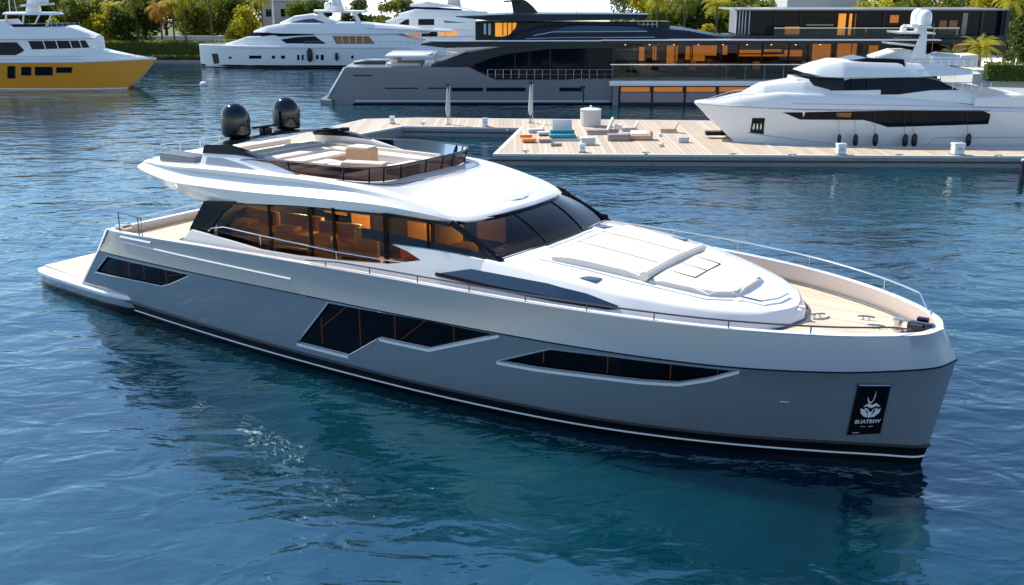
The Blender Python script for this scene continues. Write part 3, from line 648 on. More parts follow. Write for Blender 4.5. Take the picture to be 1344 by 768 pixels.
# deck fittings at the bow
b = MB()
for s in (-1, 1):
    b.box(39.75, 40.1, s*.42-.1, s*.42+.1, 4.3, 4.46, .05)
b.box(39.6, 40.35, -.2, .2, 3.9, 4.42, .08); b.build('anchor_roller', M['dome'], yacht)
b = MB(); b.lathe([(.2, 0), (.2, .1), (.12, .14), (.12, .3), (.18, .34), (.18, .4), (.02, .42)], 16, (39.2, .55, deckz(39))); b.build('windlass', M['steel'], yacht)
def cleat(x, y, rz=0):
    b = MB(); m = Matrix.Rotation(rz, 3, 'Z'); z = deckz(x)+.02
    b.tube([(-.1, 0, 0), (-.08, 0, .1)], .03, 6); b.tube([(.1, 0, 0), (.08, 0, .1)], .03, 6); b.tube([(-.26, 0, .1), (-.1, 0, .12), (.1, 0, .12), (.26, 0, .1)], .03, 6)
    b.V = [tuple(m @ Vector(v)+Vector((x, y, z))) for v in b.V]; b.build('cleat', M['steel'], yacht)
cleat(38.1, 1.1, .3); cleat(38.6, .4, .3)
b = MB(); b.tube([(36.6+.45*math.sin(a), .6+.45*math.cos(a)*.9, deckz(37)+.06) for a in np.linspace(.3, 2.9, 12)], .03, 6); b.build('mooring_rope_coil', M['lgrey'], yacht)
cleat(36.75, .5, .8)
b = MB(); b.box(7.55, 8.1, -4.4, -3.9, 3.72, 3.9, .04); b.lathe([(.12, 0), (.12, .14), (.16, .16), (.05, .2)], 12, (7.7, -3.8, 3.75)); b.build('mooring_bitts', M['steel'], yacht)
# bow plaque with emblem and lettering
pc = [onhull(*p) for p in [(1127,504),(1170,504),(1155,569),(1112,571)]]
for s in (-1, 1):
    def hp(x, z, o=0): return (x, s*(hullb(x, z)+.02+o), z)
    def quad(u, v):  # 0..1 over plaque
        a = [pc[0][i]+(pc[1][i]-pc[0][i])*u for i in (0, 1)]; c_ = [pc[3][i]+(pc[2][i]-pc[3][i])*u for i in (0, 1)]
        return a[0]+(c_[0]-a[0])*v, a[1]+(c_[1]-a[1])*v
    b = MB(); n = 8; V = []
    b.loft([[hp(*quad(i/n, j/n)) for j in range(n+1)] for i in range(n+1)], closed=False, caps=False)
    pl = b.build('bow_plaque', M['black'], yacht)
    b = MB(); b.tube([hp(*quad(u, .02), .015) for u in (.02, .5, .98)], .03, 5); b.build('plaque_top_bar', M['steel'], pl)
    for u0, u1, v in ((.36, .5, .83), (.6, .74, .835), (.14, .36, .955)): MB().tube([hp(*quad(u0, v), .012), hp(*quad(u1, v), .012)], .01, 4).build('plaque_small_mark', M['lgrey'], pl)
    b = MB(); b.tube([hp(*quad(u, v), .01) for u, v in [(0, 0), (.5, 0), (1, 0), (1, .5), (1, 1), (.5, 1), (0, 1), (0, .5), (0, 0)]], .012, 5); b.build('plaque_frame', M['darksteel'], pl)
    shapes = [[(.385,.24),(.40,.30),(.45,.36),(.53,.37),(.53,.34),(.46,.325),(.415,.28)], [(.60,.12),(.615,.22),(.59,.31),(.545,.355),(.53,.34),(.57,.29),(.585,.22)],
              [(.30,.43),(.44,.37),(.56,.40),(.68,.36),(.84,.44),(.70,.42),(.56,.46),(.42,.42)],
              [(.24,.46),(.40,.50),(.52,.64),(.40,.63),(.28,.56)], [(.86,.47),(.72,.50),(.58,.64),(.70,.64),(.84,.56)],
              [(.46,.47),(.56,.55),(.66,.46),(.60,.62),(.55,.66),(.50,.6)], [(.36,.45),(.46,.47),(.42,.52)], [(.76,.46),(.68,.47),(.70,.52)]]
    e = MB()
    for sh in shapes: e.prism([(u if s < 0 else 1-u, v) for u, v in sh], lambda u, v: hp(*quad(u, v), .006), lambda u, v: hp(*quad(u, v), .02))
    e.build('plaque_emblem', M['white'], pl, None)
    cu = bpy.data.curves.new('t', 'FONT'); cu.body = 'BUATRIW'; cu.size = 1; cu.offset = .02; cu.align_x = 'CENTER'
    to = bpy.data.objects.new('t', cu); COL.objects.link(to); dg = bpy.context.evaluated_depsgraph_get(); me = bpy.data.meshes.new_from_object(to.evaluated_get(dg)); bpy.data.objects.remove(to)
    xs_ = [v.co.x for v in me.vertices]; w0, w1 = min(xs_), max(xs_)
    V = []
    for v in me.vertices:
        u = .16+.78*(v.co.x-w0)/(w1-w0)*1.0; vv = .765-.075*v.co.y/.72
        V.append(hp(*quad(u if s < 0 else 1.04-u, vv), .012))
    mk('plaque_lettering', V, [list(p.vertices) for p in me.polygons], M['white'], pl, None)
def inyacht(x, y, z): return (YO[0]+x*YX[0]+y*YY[0], YO[1]+x*YX[1]+y*YY[1], z)
def loose(name, label, cat, x, y, z, parts, rz=0, group=None):
    t = thing(name, label, cat, inyacht(x, y, z), -YA+rz, group)
    for nm, b, m in parts: b.build(nm, M[m], t)
    return t
# loose furniture on the flybridge and in the salon
loose('ottoman', 'tall tan leather cube seat on the flybridge nearest the far side', 'ottoman', 17.0, 1.2, 6.62, [('body', MB().box(-.55, .55, -.4, .4, 0, .75, .05), 'tan'), ('cushion', MB().box(-.5, .5, -.36, .36, .75, .83, .04), 'cushion')], .1)
loose('bench', 'low tan leather bench at the front of the flybridge', 'bench', 18.3, -.1, 6.75, [('body', MB().box(-.9, .9, -.3, .3, 0, .28, .04), 'tan'), ('cushion', MB().box(-.88, .88, -.28, .28, .28, .34, .03), 'cushion')], .35)
loose('sun_lounger', 'narrow cream lounger with tan base beside the tall tan cube seat', 'lounger', 17.2, -.9, 6.6, [('base', MB().box(-.35, .35, -1.3, 1.1, .0, .25, .05), 'tan'), ('mattress', MB().box(-.33, .33, -1.28, 1.08, .25, .36, .05), 'cushion')], .1)
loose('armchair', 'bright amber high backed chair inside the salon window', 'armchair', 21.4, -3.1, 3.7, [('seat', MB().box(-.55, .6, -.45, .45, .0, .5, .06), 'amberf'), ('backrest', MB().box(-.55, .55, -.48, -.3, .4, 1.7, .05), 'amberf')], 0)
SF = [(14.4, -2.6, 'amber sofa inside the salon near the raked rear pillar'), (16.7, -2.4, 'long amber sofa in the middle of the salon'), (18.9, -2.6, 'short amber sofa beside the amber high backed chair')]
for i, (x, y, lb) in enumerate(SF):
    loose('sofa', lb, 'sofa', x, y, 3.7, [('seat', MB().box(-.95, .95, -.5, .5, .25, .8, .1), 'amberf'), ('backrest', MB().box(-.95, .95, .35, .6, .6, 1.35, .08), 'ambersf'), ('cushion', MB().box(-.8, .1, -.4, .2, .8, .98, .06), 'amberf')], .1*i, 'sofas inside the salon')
loose('cabinet', 'amber wood wall cabinet inside the salon behind the sofas', 'cabinet', 18.6, 1.0, 3.7, [('carcass', MB().box(-2.0, 2.0, -.2, .2, 0, 1.9, .02), 'ambersf'), ('door', MB().box(-.9, -.1, -.24, -.2, .1, 1.8, .01), 'amberf'), ('door', MB().box(.2, 1.1, -.24, -.2, .1, 1.8, .01), 'amberf')])
loose('helm_seat', 'amber helm seat inside the wheelhouse behind the windscreen', 'helm seat', 24.6, -2.2, 3.7, [('seat', MB().box(-.4, .4, -.7, .7, .5, 1.3, .08), 'ambersf'), ('backrest', MB().box(-.5, -.3, -.7, .7, 1.2, 2.15, .06), 'amberf')])
# ------------------------------------------------------------------ boats seen side-on behind the yacht
class Ship:
    def __init__(s, name, label, cat, Yn, W, u0):
        s.Yn, s.Yc = Yn, Yn+W; s.X0 = gy(u0, 100, Yn)[0]
        s.t = thing(name, label, cat, (s.X0, s.Yc, 0))
        s.surf = None
    def p(s, u, v, dy=0):
        x, z = gy(u, v, s.Yn+dy); return x-s.X0, z
    def deck(s, name, m, top, bot, wl, kb=1, kt=1, crown=.0, n=40, parent=None, ang=30, mid=None):
        """solid of lofted sections; wl = [(u, halfwidth)]"""
        w0 = max(w for _, w in wl); dy = (s.Yc-s.Yn)-w0
        T = [s.p(u, v, dy) for u, v in top]; B = [s.p(u, v, dy) for u, v in bot]; Wl = [(s.p(u, 100, dy)[0], w) for u, w in wl]
        x0 = max(T[0][0], min(B[0][0], T[0][0])); xa = min(T[0][0], B[0][0]); xb = max(T[-1][0], B[-1][0])
        xs = sorted(set(list(np.linspace(xa, xb, n))+[q[0] for q in T+B if xa <= q[0] <= xb])); rows = []
        W = lambda x: LI(x, Wl)
        def f(x, z):
            zt, zb = LI(x, T), LI(x, B); t = min(max((z-zb)/(zt-zb+1e-6), 0), 1); k = kb+(kt-kb)*t
            return W(x)*k
        s.surf = f; s.dy = dy
        for x in xs:
            zt = LI(x, T); zb = LI(x, B); zb = min(zb, zt-.02); h = zt-zb; e = min(.12, h*.3)
            pr = [(W(x)*kb, zb), (W(x)*(kb+(kt-kb)*.5), zb+h*.5), (W(x)*kt, zt-e), (max(W(x)*kt-e, 0.0), zt), (W(x)*.35, zt+crown)]
            rows.append([(x, -y, z) for y, z in pr]+[(x, y, z) for y, z in pr[::-1]])
        b = MB(); b.loft(rows); return b.build(name, m, parent or s.t, ang)
    def win(s, name, m, px, off=.03, parent=None, f=None, frame=None, both=True):
        f = f or s.surf; P = []
        for u, v in px:
            dy = s.dy
            for _ in range(4):
                x, z = s.p(u, v, dy); dy = (s.Yc-s.Yn)-f(x, z)
            P.append((x, z))
        o = None
        for sd in ((-1, 1) if both else (-1,)):
            g = colstrip(P, lambda x, z: (x, sd*(f(x, z)+off), z), 1.0); o2 = g.build(name, m, parent or s.t, 40); o = o or o2
            if frame:
                Q = resample(P, 5); b = MB(); b.tube([(x, sd*(f(x, z)+off), z) for x, z in Q+[Q[0]]], frame[1], 5, False); b.build('frame', frame[0], o2)
        return o
    def line(s, name, m, px, r, off=.03, f=None, both=True):
        f = f or s.surf; pts = []
        for (u0, v0), (u1, v1) in zip(px, px[1:]):
            for t in np.linspace(0, 1, 10):
                x, z = s.p(u0+(u1-u0)*t, v0+(v1-v0)*t, s.dy); pts.append((x, z))
        for sd in ((-1, 1) if both else (-1,)):
            b = MB(); b.tube([(x, sd*(f(x, z)+off), z) for x, z in pts], r, 5); o = b.build(name, m, s.t)
    def slab(s, name, m, px, y0, y1, parent=None, taper=0):
        """side outline given thickness between local y0..y1"""
        P = [s.p(u, v, (s.Yc-s.Yn)+y0) for u, v in px]; b = MB(); b.prism(P, lambda x, z: (x, y0, z), lambda x, z: (x, y1, z)); return b.build(name, m, parent or s.t, 30)
    def lathe(s, name, m, u, v0, v1, prof, y=0, n=20):
        """prof of (r 0..1, z 0..1) scaled so the shape spans rows v1(top)..v0(bottom)"""
        x, z0 = s.p(u, v0, (s.Yc-s.Yn)+y); _, z1 = s.p(u, v1, (s.Yc-s.Yn)+y); h = z1-z0
        b = MB(); b.lathe([(r*h, z*h) for r, z in prof], n, (x, y, z0)); return b.build(name, m, s.t, 40)
    def pole(s, name, m, a, c, r, y=0, r2=None, parent=None):
        x0, z0 = s.p(*a, (s.Yc-s.Yn)+y); x1, z1 = s.p(*c, (s.Yc-s.Yn)+y); b = MB(); b.tube([(x0, y, z0), (x1, y, z1)], r, 6, True, r2); return b.build(name, m, parent or s.t)
DOME = [(.30, 0), (.42, .03), (.44, .15), (.44, .55), (.40, .75), (.28, .92), (.12, .99), (.01, 1)]
FEN = [(.02, 0), (.12, .05), (.20, .2), (.22, .5), (.20, .8), (.10, .95), (.03, 1)]
def railing(sh, u0, u1, v, h, y, n, name='deck_rail', m='steel', r=.025):
    b = MB(); A = sh.p(u0, v, (sh.Yc-sh.Yn)+y); B = sh.p(u1, v, (sh.Yc-sh.Yn)+y)
    b.tube([(A[0], y, A[1]+h), (B[0], y, B[1]+h)], r, 5); b.tube([(A[0], y, A[1]+h*.5), (B[0], y, B[1]+h*.5)], r*.6, 5)
    for i in range(n+1): t = i/n; x = A[0]+(B[0]-A[0])*t; z = A[1]+(B[1]-A[1])*t; b.tube([(x, y, z), (x, y, z+h)], r*.8, 5)
    return b.build(name, M[m], sh.t)
# ---- 1 yellow hulled yacht
s = Ship('motor_yacht', 'yellow hulled yacht with white upperworks moored at the far left', 'yacht', 139, 3.4, 80)
ws_ = [(-160, 3.2), (0, 3.4), (90, 3.2), (130, 2.4), (165, 1.3), (185, .5), (195, .03)]
s.deck('hull', M['yellow'], [(-160,82),(0,82),(100,82),(195,79)], [(-160,121),(140,121),(160,119),(175,103),(195,80)], ws_, .86, 1, .0)
hf = s.surf; hdy = s.dy
s.line('rubbing_rail', M['white'], [(-150,82),(100,81.5),(194,79.5)], .14)
s.line('boot_stripe', M['white'], [(-150,117.5),(0,117.5),(160,118)], .10)
for W in ([(10,87),(20,87),(20,103),(10,103)], [(28,88),(41,88),(41,99),(28,99)], [(46,88),(69,88),(69,99),(46,99)], [(74,88.5),(95,88.5),(94,95.5),(74,95.5)], [(-30,87),(-8,87),(-8,99),(-30,99)]):
    s.win('hull_window', M['darkglass'], W, frame=(M['blackmat'], .03))
s.deck('foredeck', M['white'], [(-160,74),(60,72),(116,65),(140,70),(170,76),(190,79)], [(-160,83),(100,83),(190,80.5)], [(-160,3.0),(80,3.0),(120,2.4),(160,1.2),(190,.2)], 1, .8, .1)
s.deck('cabin', M['white'], [(-120,50),(38,51),(112,51)], [(-120,76),(40,76),(124,70)], [(-120,2.6),(60,2.6),(100,2.2),(124,1.4)], 1, .92, .1)
s.win('cabin_window', M['darkglass'], [(37,54),(112,53),(118,62.5),(42,65)])
for u in (56, 73, 91, 104): s.pole('window_mullion', M['white'], (u, 53), (u+4, 64.5), .07, -2.62 if u < 80 else -2.45)
s.win('side_window', M['darkglass'], [(-14,60),(2,55.5),(22,55.5),(32,66),(28,69),(20,72.5),(-14,72.5)], off=.06)
s.deck('pilothouse_roof', M['white'], [(-100,37),(10,36),(85,36),(119,49)], [(-100,52),(119,51)], [(-100,3.0),(60,3.0),(95,2.4),(119,1.5)], 1, .75, .15)
s.deck('flybridge_windscreen', M['darkglass'], [(14,32),(80,31.5)], [(14,36.5),(84,36)], [(14,2.0),(60,2.0),(84,1.2)], 1, .95)
s.deck('flybridge_coaming', M['white'], [(-30,28),(5,26),(12,34)], [(-30,38),(16,38)], [(-30,2.2),(16,2.2)], 1, .95)
s.deck('hardtop', M['white'], [(3,17),(68,17),(71,19)], [(3,19.5),(70,20)], [(3,1.9),(50,1.9),(71,1.3)], 1, .95, .08)
for y in (-1.7, 1.7):
    for a, c_ in (((8, 34), (8, 19)), ((30, 34), (31, 19)), ((45, 34), (52, 19)), ((62, 34), (67, 19))): s.pole('hardtop_post', M['white'], a, c_, .12, y)
s.slab('mast', M['white'], [(33,17),(38,-14),(46,-14),(52,17)], -.35, .35)
s.slab('mast_wing', M['white'], [(26,6),(63,4),(62,7),(27,9)], -1.1, 1.1)
s.lathe('satellite_dome', M['white'], 57, 4, -12, DOME)
s.pole('aerial', M['white'], (13, 16), (10, -20), .05, 1.5, .02); s.pole('aerial', M['white'], (22, 16), (14, -20), .05, -1.5, .02)
s.pole('anchor_arm', M['steel'], (178, 76), (201, 75), .12, 0)
b_ = railing(s, 120, 188, 78, .55, -.9, 7); railing(s, -20, 110, 82, .8, -3.2, 12, 'side_rail'); railing(s, 60, 105, 36, .6, -2.0, 6, 'flybridge_rail')
# ---- 2 long white yacht
s = Ship('motor_yacht', 'long white yacht with plumb bow and black fenders near the far hedge', 'yacht', 174, 4.2, 430)
wh = [(253, .05), (262, 1.0), (290, 2.4), (330, 3.6), (380, 4.2), (560, 4.2), (640, 3.8)]
s.deck('hull', M['white'], [(253,59.5),(300,60),(450,60.5),(530,61),(570,70),(600,73),(640,73)], [(255,90.5),(640,90.5)], wh, .88, 1)
hf = s.surf; hdy = s.dy
s.line('boot_stripe', M['black'], [(256,87.3),(640,87.3)], .18, .04); 
s.deck('waterline_band', M['black'], [(255,88.8),(640,88.8)], [(255,91),(640,91)], [(u, w_*.95) for u, w_ in wh], .95, .97)
s.surf = hf; s.dy = hdy
s.win('anchor_recess', M['blackmat'], [(278,70.5),(286,70.5),(288,83),(281,84)], .05)
for a, c_, d, e in ((327,343,73,77), (357,361,73,77), (369,374,73,77), (390,393,72,79), (396,398.5,72,79), (415,418,72,78), (421,425,72,79), (461,464,73,77), (300,304,74.5,77)):
    s.win('porthole', M['darkglass'], [(a,d),(c_,d),(c_,e),(a,e)], .05)
s.line('rub_rail', M['lgrey'], [(300,63.5),(520,63.5)], .05)
for u, v0, v1 in ((407, 81.5, 63), (442, 80, 69)):
    s.lathe('fender', M['blackmat'], u, v0, v1, FEN, -4.35, 10)
s.deck('lower_superstructure', M['white'], [(290,59.5),(322,49),(400,44),(520,45),(560,56),(585,64)], [(290,62),(585,68)], [(290,.6),(320,2.4),(360,3.4),(540,3.5),(585,3.2)], 1, .88, .1)
s.win('saloon_window', M['darkglass'], [(368,52),(388,49),(413,47.5),(428,57.5),(376,57)])
s.win('aft_window', M['wood'], [(436,47.5),(484,47.5),(492,57.5),(441,57.5)])
for u in (449, 458, 467, 476): s.pole('window_bar', M['beige'], (u, 47.5), (u+1, 57.5), .1, -3.42)
s.deck('upper_deck', M['white'], [(328,42.5),(345,36),(375,31),(470,31),(545,37),(562,42)], [(328,43.6),(400,44.5),(470,45),(562,44)], [(328,.8),(350,2.6),(380,3.5),(500,3.7),(562,3.3)], .95, .8, .15)
s.deck('wheelhouse_glass', M['darkglass'], [(326,43),(400,43),(412,44)], [(322,49.5),(340,49.5),(412,45.5)], [(322,.9),(345,2.5),(380,3.1),(412,3.2)], 1.05, 1)
s.deck('sky_lounge', M['white'], [(366,30.5),(384,22),(408,19),(440,29)], [(366,33),(440,33)], [(366,.8),(385,1.9),(440,2.2)], 1, .8, .1)
s.win('sky_lounge_window', M['blueglass'], [(374,31),(400,25.5),(412,24.5),(428,30.5)], .03)
s.deck('hardtop', M['white'], [(411,13.5),(478,14.5)], [(411,16.5),(478,17)], [(411,1.8),(430,2.2),(478,2)], 1, .95, .05)
for y in (-1.8, 1.8):
    s.slab('hardtop_post', M['white'], [(428,31),(416,16),(422,16),(436,31)], y-.1, y+.1); s.slab('hardtop_post', M['white'], [(470,33),(462,16),(467,16),(476,33)], y-.1, y+.1)
s.slab('mast', M['white'], [(434,14),(436,-2),(446,-3),(452,14)], -.4, .4); s.lathe('satellite_dome', M['white'], 440, 8, -4, DOME, -1.0); s.lathe('satellite_dome', M['white'], 430, 13, 3, DOME, 1.2)
s.deck('aft_awning', M['white'], [(480,34),(592,40)], [(480,37),(592,43)], [(480,3.4),(592,3)], 1, .95, .05)
railing(s, 258, 330, 59.5, .9, -1.6, 10, 'bow_rail'); railing(s, 400, 545, 61, .8, -4.0, 16, 'side_rail'); s.pole('awning_post', M['white'], (585, 42), (585, 64), .08, -2.9); s.pole('awning_post', M['white'], (585, 42), (585, 64), .08, 2.9)
# ---- 3 white yacht beyond
s = Ship('motor_yacht', 'white tri-deck yacht half hidden between the long white yacht and the dark superyacht', 'yacht', 186, 4, 600)
s.deck('hull', M['white'], [(490,52),(520,49),(700,50)], [(500,80),(700,80)], [(490,.6),(520,2.8),(560,4),(700,4)], .85, 1)
s.deck('main_deckhouse', M['white'], [(532,38),(700,40)], [(532,50),(700,50)], [(532,3),(700,3.4)], 1, .95)
s.win('main_window', M['ambersoft'], [(536,41),(552,40),(552,48),(536,49)]); s.win('main_window', M['darkglass'], [(553,40),(574,40),(574,48),(553,48)]); s.win('main_window', M['amber'], [(577,40),(599,40),(599,48),(577,48)])
s.deck('upper_deckhouse', M['white'], [(504,28),(520,23),(570,20),(628,22)], [(504,30),(530,36),(628,40)], [(504,1),(525,2.9),(628,3.3)], 1, .95)
s.win('upper_window', M['darkglass'], [(523,32),(532,26),(537,25),(537,33)]); s.win('upper_window', M['darkglass'], [(549,25),(570,25),(570,33),(549,33)]); s.win('upper_window', M['blueglass'], [(582,27),(612,30),(584,30)])
s.deck('bridge_deck', M['white'], [(522,18),(545,12),(640,15)], [(522,23),(640,22)], [(522,1.5),(545,3),(640,3)], 1, .9)
s.deck('bridge_glass', M['darkglass'], [(536,9),(560,9),(606,12)], [(532,15.5),(606,15)], [(532,1.2),(550,2.4),(606,2.4)], 1, .95)
s.deck('hardtop', M['white'], [(538,5),(560,2),(600,8),(625,14)], [(538,9),(600,10),(625,15.5)], [(538,1.5),(560,2.6),(625,2.4)], 1, .9)
s.slab('mast', M['beige'], [(586,8),(590,-6),(603,-6),(605,9)], -.5, .5)
# ---- 4 dark superyacht
s = Ship('superyacht', 'huge grey and navy superyacht with stepped dark superstructure behind the dock', 'superyacht', 122, 5, 620)
wh = [(424, 3.6), (432, 4.4), (455, 4.9), (806, 5)]
s.deck('hull', M['grey'], [(425,134),(452,88),(615,88),(633,97),(651,105),(740,105),(760,103.5),(806,103.5)], [(424,138),(806,138)], wh, .97, 1, n=60)
hf = s.surf; hdy = s.dy
s.line('boot_stripe', M['white'], [(428,132.8),(800,133)], .06); s.line('black_boot', M['black'], [(424,137),(806,137)], .32, -.2)
s.line('transom_trim', M['white'], [(427,131),(452,89)], .12)
for W in ([(505,115.2),(549,115.2),(549,116.6),(505,116.6)], [(561,115.2),(592,115),(592,116.6),(561,116.6)], [(593,115),(634,115),(634,120),(593,120)], [(638.5,115),(690,115),(690,120),(638.5,120)], [(734,115),(764,115),(764,120),(734,120)], [(464,98.5),(488,98.5),(488,100),(464,100)]):
    s.win('hull_window', M['darkglass'], W, .04)
s.deck('swim_step', M['grey'], [(420,130.5),(436,130.5)], [(420,137),(436,137)], [(420,4.2),(436,4.6)], 1, 1)
s.deck('main_deckhouse', M['navy'], [(566,85),(610,70),(700,60),(806,58)], [(566,87),(806,106)], [(566,3.8),(806,4.1)], 1, 1)
s.win('saloon_glazing', M['darkglass'], [(612,86),(650,73),(722,64.5),(804,62),(804,103),(652,103),(640,97)], .04)
for u in (676, 722, 774): s.pole('glazing_mullion', M['navy'], (u, 63), (u, 104), .08, -4.18)
railing(s, 640, 804, 104, 1.1, -4.9, 16, 'side_rail', 'steel', .03)
s.slab('raking_buttress', M['navy'], [(563,87),(585,80),(625,67),(690,57),(806,57),(806,63),(722,64.5),(680,68),(645,76),(618,87)], -4.75, -4.3); s.slab('raking_buttress', M['navy'], [(563,87),(585,80),(625,67),(690,57),(806,57),(806,63),(722,64.5),(680,68),(645,76),(618,87)], 4.3, 4.75)
s.deck('upper_deck_slab', M['navy'], [(552,57),(565,54.2),(806,53.4),(960,52.5)], [(556,60),(585,63),(800,58),(960,56)], [(552,4.4),(575,5),(900,5),(960,4.4)], 1, 1)
s.line('deck_edge_line', M['white'], [(566,54),(806,53.5),(958,52.8)], .08)
s.deck('upper_deckhouse', M['darkglass'], [(628,28),(820,29)], [(624,54),(880,53)], [(624,3.2),(800,3.3),(880,2.4)], 1, .95)
s.win('lounge_window', M['amber'], [(650,30),(678,30),(677,36),(668,46),(660,48),(650,48)], .05)
s.win('lounge_window', M['lgrey'], [(635,31),(638,31),(638,45),(635,45)], .05); s.win('lounge_window', M['lgrey'], [(641,31),(644,31),(644,46),(641,46)], .05)
for u in (660, 666, 672): s.pole('window_bar', M['black'], (u, 30), (u, 47), .06, -3.32)
s.deck('upper_shell', M['navy'], [(655,52),(680,42),(710,35),(750,32.5),(835,34),(860,37),(905,41),(930,46),(965,52)], [(655,54),(965,54)], [(655,3.7),(720,4.0),(840,4.0),(900,3.4),(965,2.2)], 1, .86, .25, ang=20)
s.win('shell_window', M['blueglass'], [(722,42),(740,36),(760,33.5),(834,35),(848,40),(790,41)], .04)
s.line('shell_trim', M['lgrey'], [(700,47),(725,42.2),(850,41.3)], .05); s.line('shell_trim', M['lgrey'], [(690,51),(740,49.5),(860,49)], .04)
s.deck('hardtop', M['navy'], [(598,21.5),(640,20),(680,18.5),(800,18.5),(855,19.5)], [(602,23),(640,27),(700,28),(830,26),(855,21)], [(598,3.0),(640,3.9),(800,3.9),(855,3.0)], 1, .97, .05)
s.slab('mast_fin', M['navy'], [(674,19),(671,1),(669,-4),(682,-3),(692,2),(700,9),(708,18.5)], -.35, .35)
s.slab('mast_wing', M['navy'], [(660,1.5),(686,-.5),(686,1.5),(662,3)], -1.4, 1.4)
for u, y in ((757, 1), (806, -1)): s.pole('aerial', M['darksteel'], (u, 19), (u, -8), .03, y)
s.pole('aerial', M['black'], (668, 2), (665, 20), .03, -1.2)
s.deck('aft_tender', M['grey'], [(463,81),(475,79),(517,78.5)], [(463,86.5),(517,86.5)], [(463,.5),(480,1.1),(517,1.1)], .6, 1)
b = MB(); x, z = s.p(538, 86, 5)
b.box(x-2.6, x+1.6, -3, 3, z-.4, z+.5, .15); b.build('aft_sunbed', M['cushion'], s.t)
for i, q in enumerate((-2, 0, 2)): MB().box(x-2.2, x-1.2, q-.5, q+.5, z+.5, z+1.0, .1).build('aft_cushion', M['pad'], s.t)
b = MB(); b.box(x-2.5, x+3.2, -4.2, 4.2, z+1.25, z+1.5, .08); b.build('aft_canopy', M['white'], s.t)
for i in (0, 1):
    for q in (-4, 4): MB().tube([(x-2.3+i*5, q, z-.4), (x-2.3+i*5, q, z+1.3)], .06, 6).build('canopy_post', M['white'], s.t)
x, z = s.p(840, 34, 5)
railing(s, 838, 862, 36, .7, -2.8, 4, 'bridge_rail', 'lgrey', .05)
# ---- 5 waterfront pavilion
Yf = 121.5
s = Ship('waterfront_pavilion', 'black glass waterfront pavilion with amber panels and glazed terrace on the right', 'building', Yf, 8, 1000)
def Bx(name, m, u0, u1, v0, v1, y0, y1, bev=0, parent=None):
    """box spanning px columns/rows on its front plane y0 (metres behind the front)"""
    xa, za = s.p(u0, v1, y0); xb, zb = s.p(u1, v0, y0); b = MB(); b.box(xa, xb, y0-8, y1-8, za, zb, bev); return b.build(name, M[m], parent or s.t, 30)
Bx('pontoon', 'interior', 805, 1236, 113, 139.5, .3, 13)
Bx('pontoon_end_panel', 'grey', 804, 812, 112, 138, 0, .32)
for i in range(9):
    u0 = 813+i*43
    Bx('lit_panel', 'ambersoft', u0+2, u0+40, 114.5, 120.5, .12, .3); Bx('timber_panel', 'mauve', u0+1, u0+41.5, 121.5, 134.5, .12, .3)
Bx('terrace_slab', 'white', 800, 1236, 106.5, 113, -.6, 9, .05)
Bx('terrace_fascia', 'grey', 803, 1236, 104.6, 106.6, -.5, 9)
bal = Bx('glass_balustrade', 'glassclear', 802, 1090, 85, 104.6, -.45, -.40)
Bx('balustrade_rail', 'steel', 801, 1090, 84.2, 85.4, -.5, -.36)
for i in range(12): u = 803+i*25; Bx('balustrade_post', 'steel', u, u+.8, 85, 104.6, -.4, -.32)
Bx('terrace_glass_screen', 'darkglass', 966, 1070, 92, 104.4, .6, .7)
Bx('terrace_floor', 'teak', 806, 1236, 104.2, 104.6, -.3, 3)
# ground floor room
Bx('back_wall', 'interior', 806, 1236, 54, 107, 7, 7.2)
Bx('roof_slab', 'navy', 790, 1290, 52.6, 57.2, .4, 13)
Bx('roof_edge', 'white', 790, 1236, 52.2, 53.5, .2, 2)
Bx('facade_glass', 'glassfac', 806, 1195, 57, 104, 2.4, 2.45)
for u in (836, 858, 886, 905, 945, 968, 999, 1034, 1059, 1093, 1128, 1165, 1195): Bx('facade_mullion', 'black', u, u+1.6, 57, 104, 2.25, 2.6)
for u0, u1, v0, v1 in ((839,846,62,80),(857,862,61,79),(875,885,60,84),(886,890,60,84),(900,908,61,78),(910,926,60,80),(927,941,60,73),(949,955,60,72),(970,1000,66,70),(1004,1026,65,68),(1031,1053,66,71),(971,1053,72,74),(1066,1091,58,84),(1098,1118,57,85),(1119,1125,57,84),(1141,1153,60,76),(840,960,84,87)):
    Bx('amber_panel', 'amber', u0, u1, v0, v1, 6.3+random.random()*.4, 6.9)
rnd = random.Random(5)
for i in range(16):
    u = 822+i*21+rnd.random()*7; Bx('bar_furniture', rnd.choice(['wood', 'ambersoft', 'tan']), u, u+5+rnd.random()*10, 84-rnd.random()*5, 92, 4+rnd.random()*1.8, 5.9, .03)
for i in range(9): u = 820+i*32; Bx('downlight', 'lamp', u, u+1.6, 58.6, 59.2, 4, 4.2)
# upper storey
Bx('upper_storey', 'darkglass', 984, 1322, 13.8, 48, 5, 13)
Bx('upper_roof', 'grey', 964, 1325, 12.2, 13.8, 3.6, 13.5)
Bx('upper_end_screen', 'darkglass', 966, 984, 14, 44, 4.6, 9)
for u in (966, 970, 974, 978, 983): Bx('screen_post', 'lgrey', u, u+.9, 14, 45, 4.4, 4.6)
Bx('balcony_slab', 'navy', 960, 1322, 47, 50.5, 2.5, 9)
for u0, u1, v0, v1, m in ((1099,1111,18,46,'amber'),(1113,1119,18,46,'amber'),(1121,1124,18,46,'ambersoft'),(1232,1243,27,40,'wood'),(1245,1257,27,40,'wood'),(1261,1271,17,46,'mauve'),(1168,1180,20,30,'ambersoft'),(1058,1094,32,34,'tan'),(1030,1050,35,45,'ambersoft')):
    Bx('upper_panel', m, u0, u1, v0, v1, 4.85, 5.02)
for u in (1016, 1050, 1159, 1198, 1288): Bx('upper_mullion', 'navy', u, u+1.4, 14, 48, 4.8, 5.02)
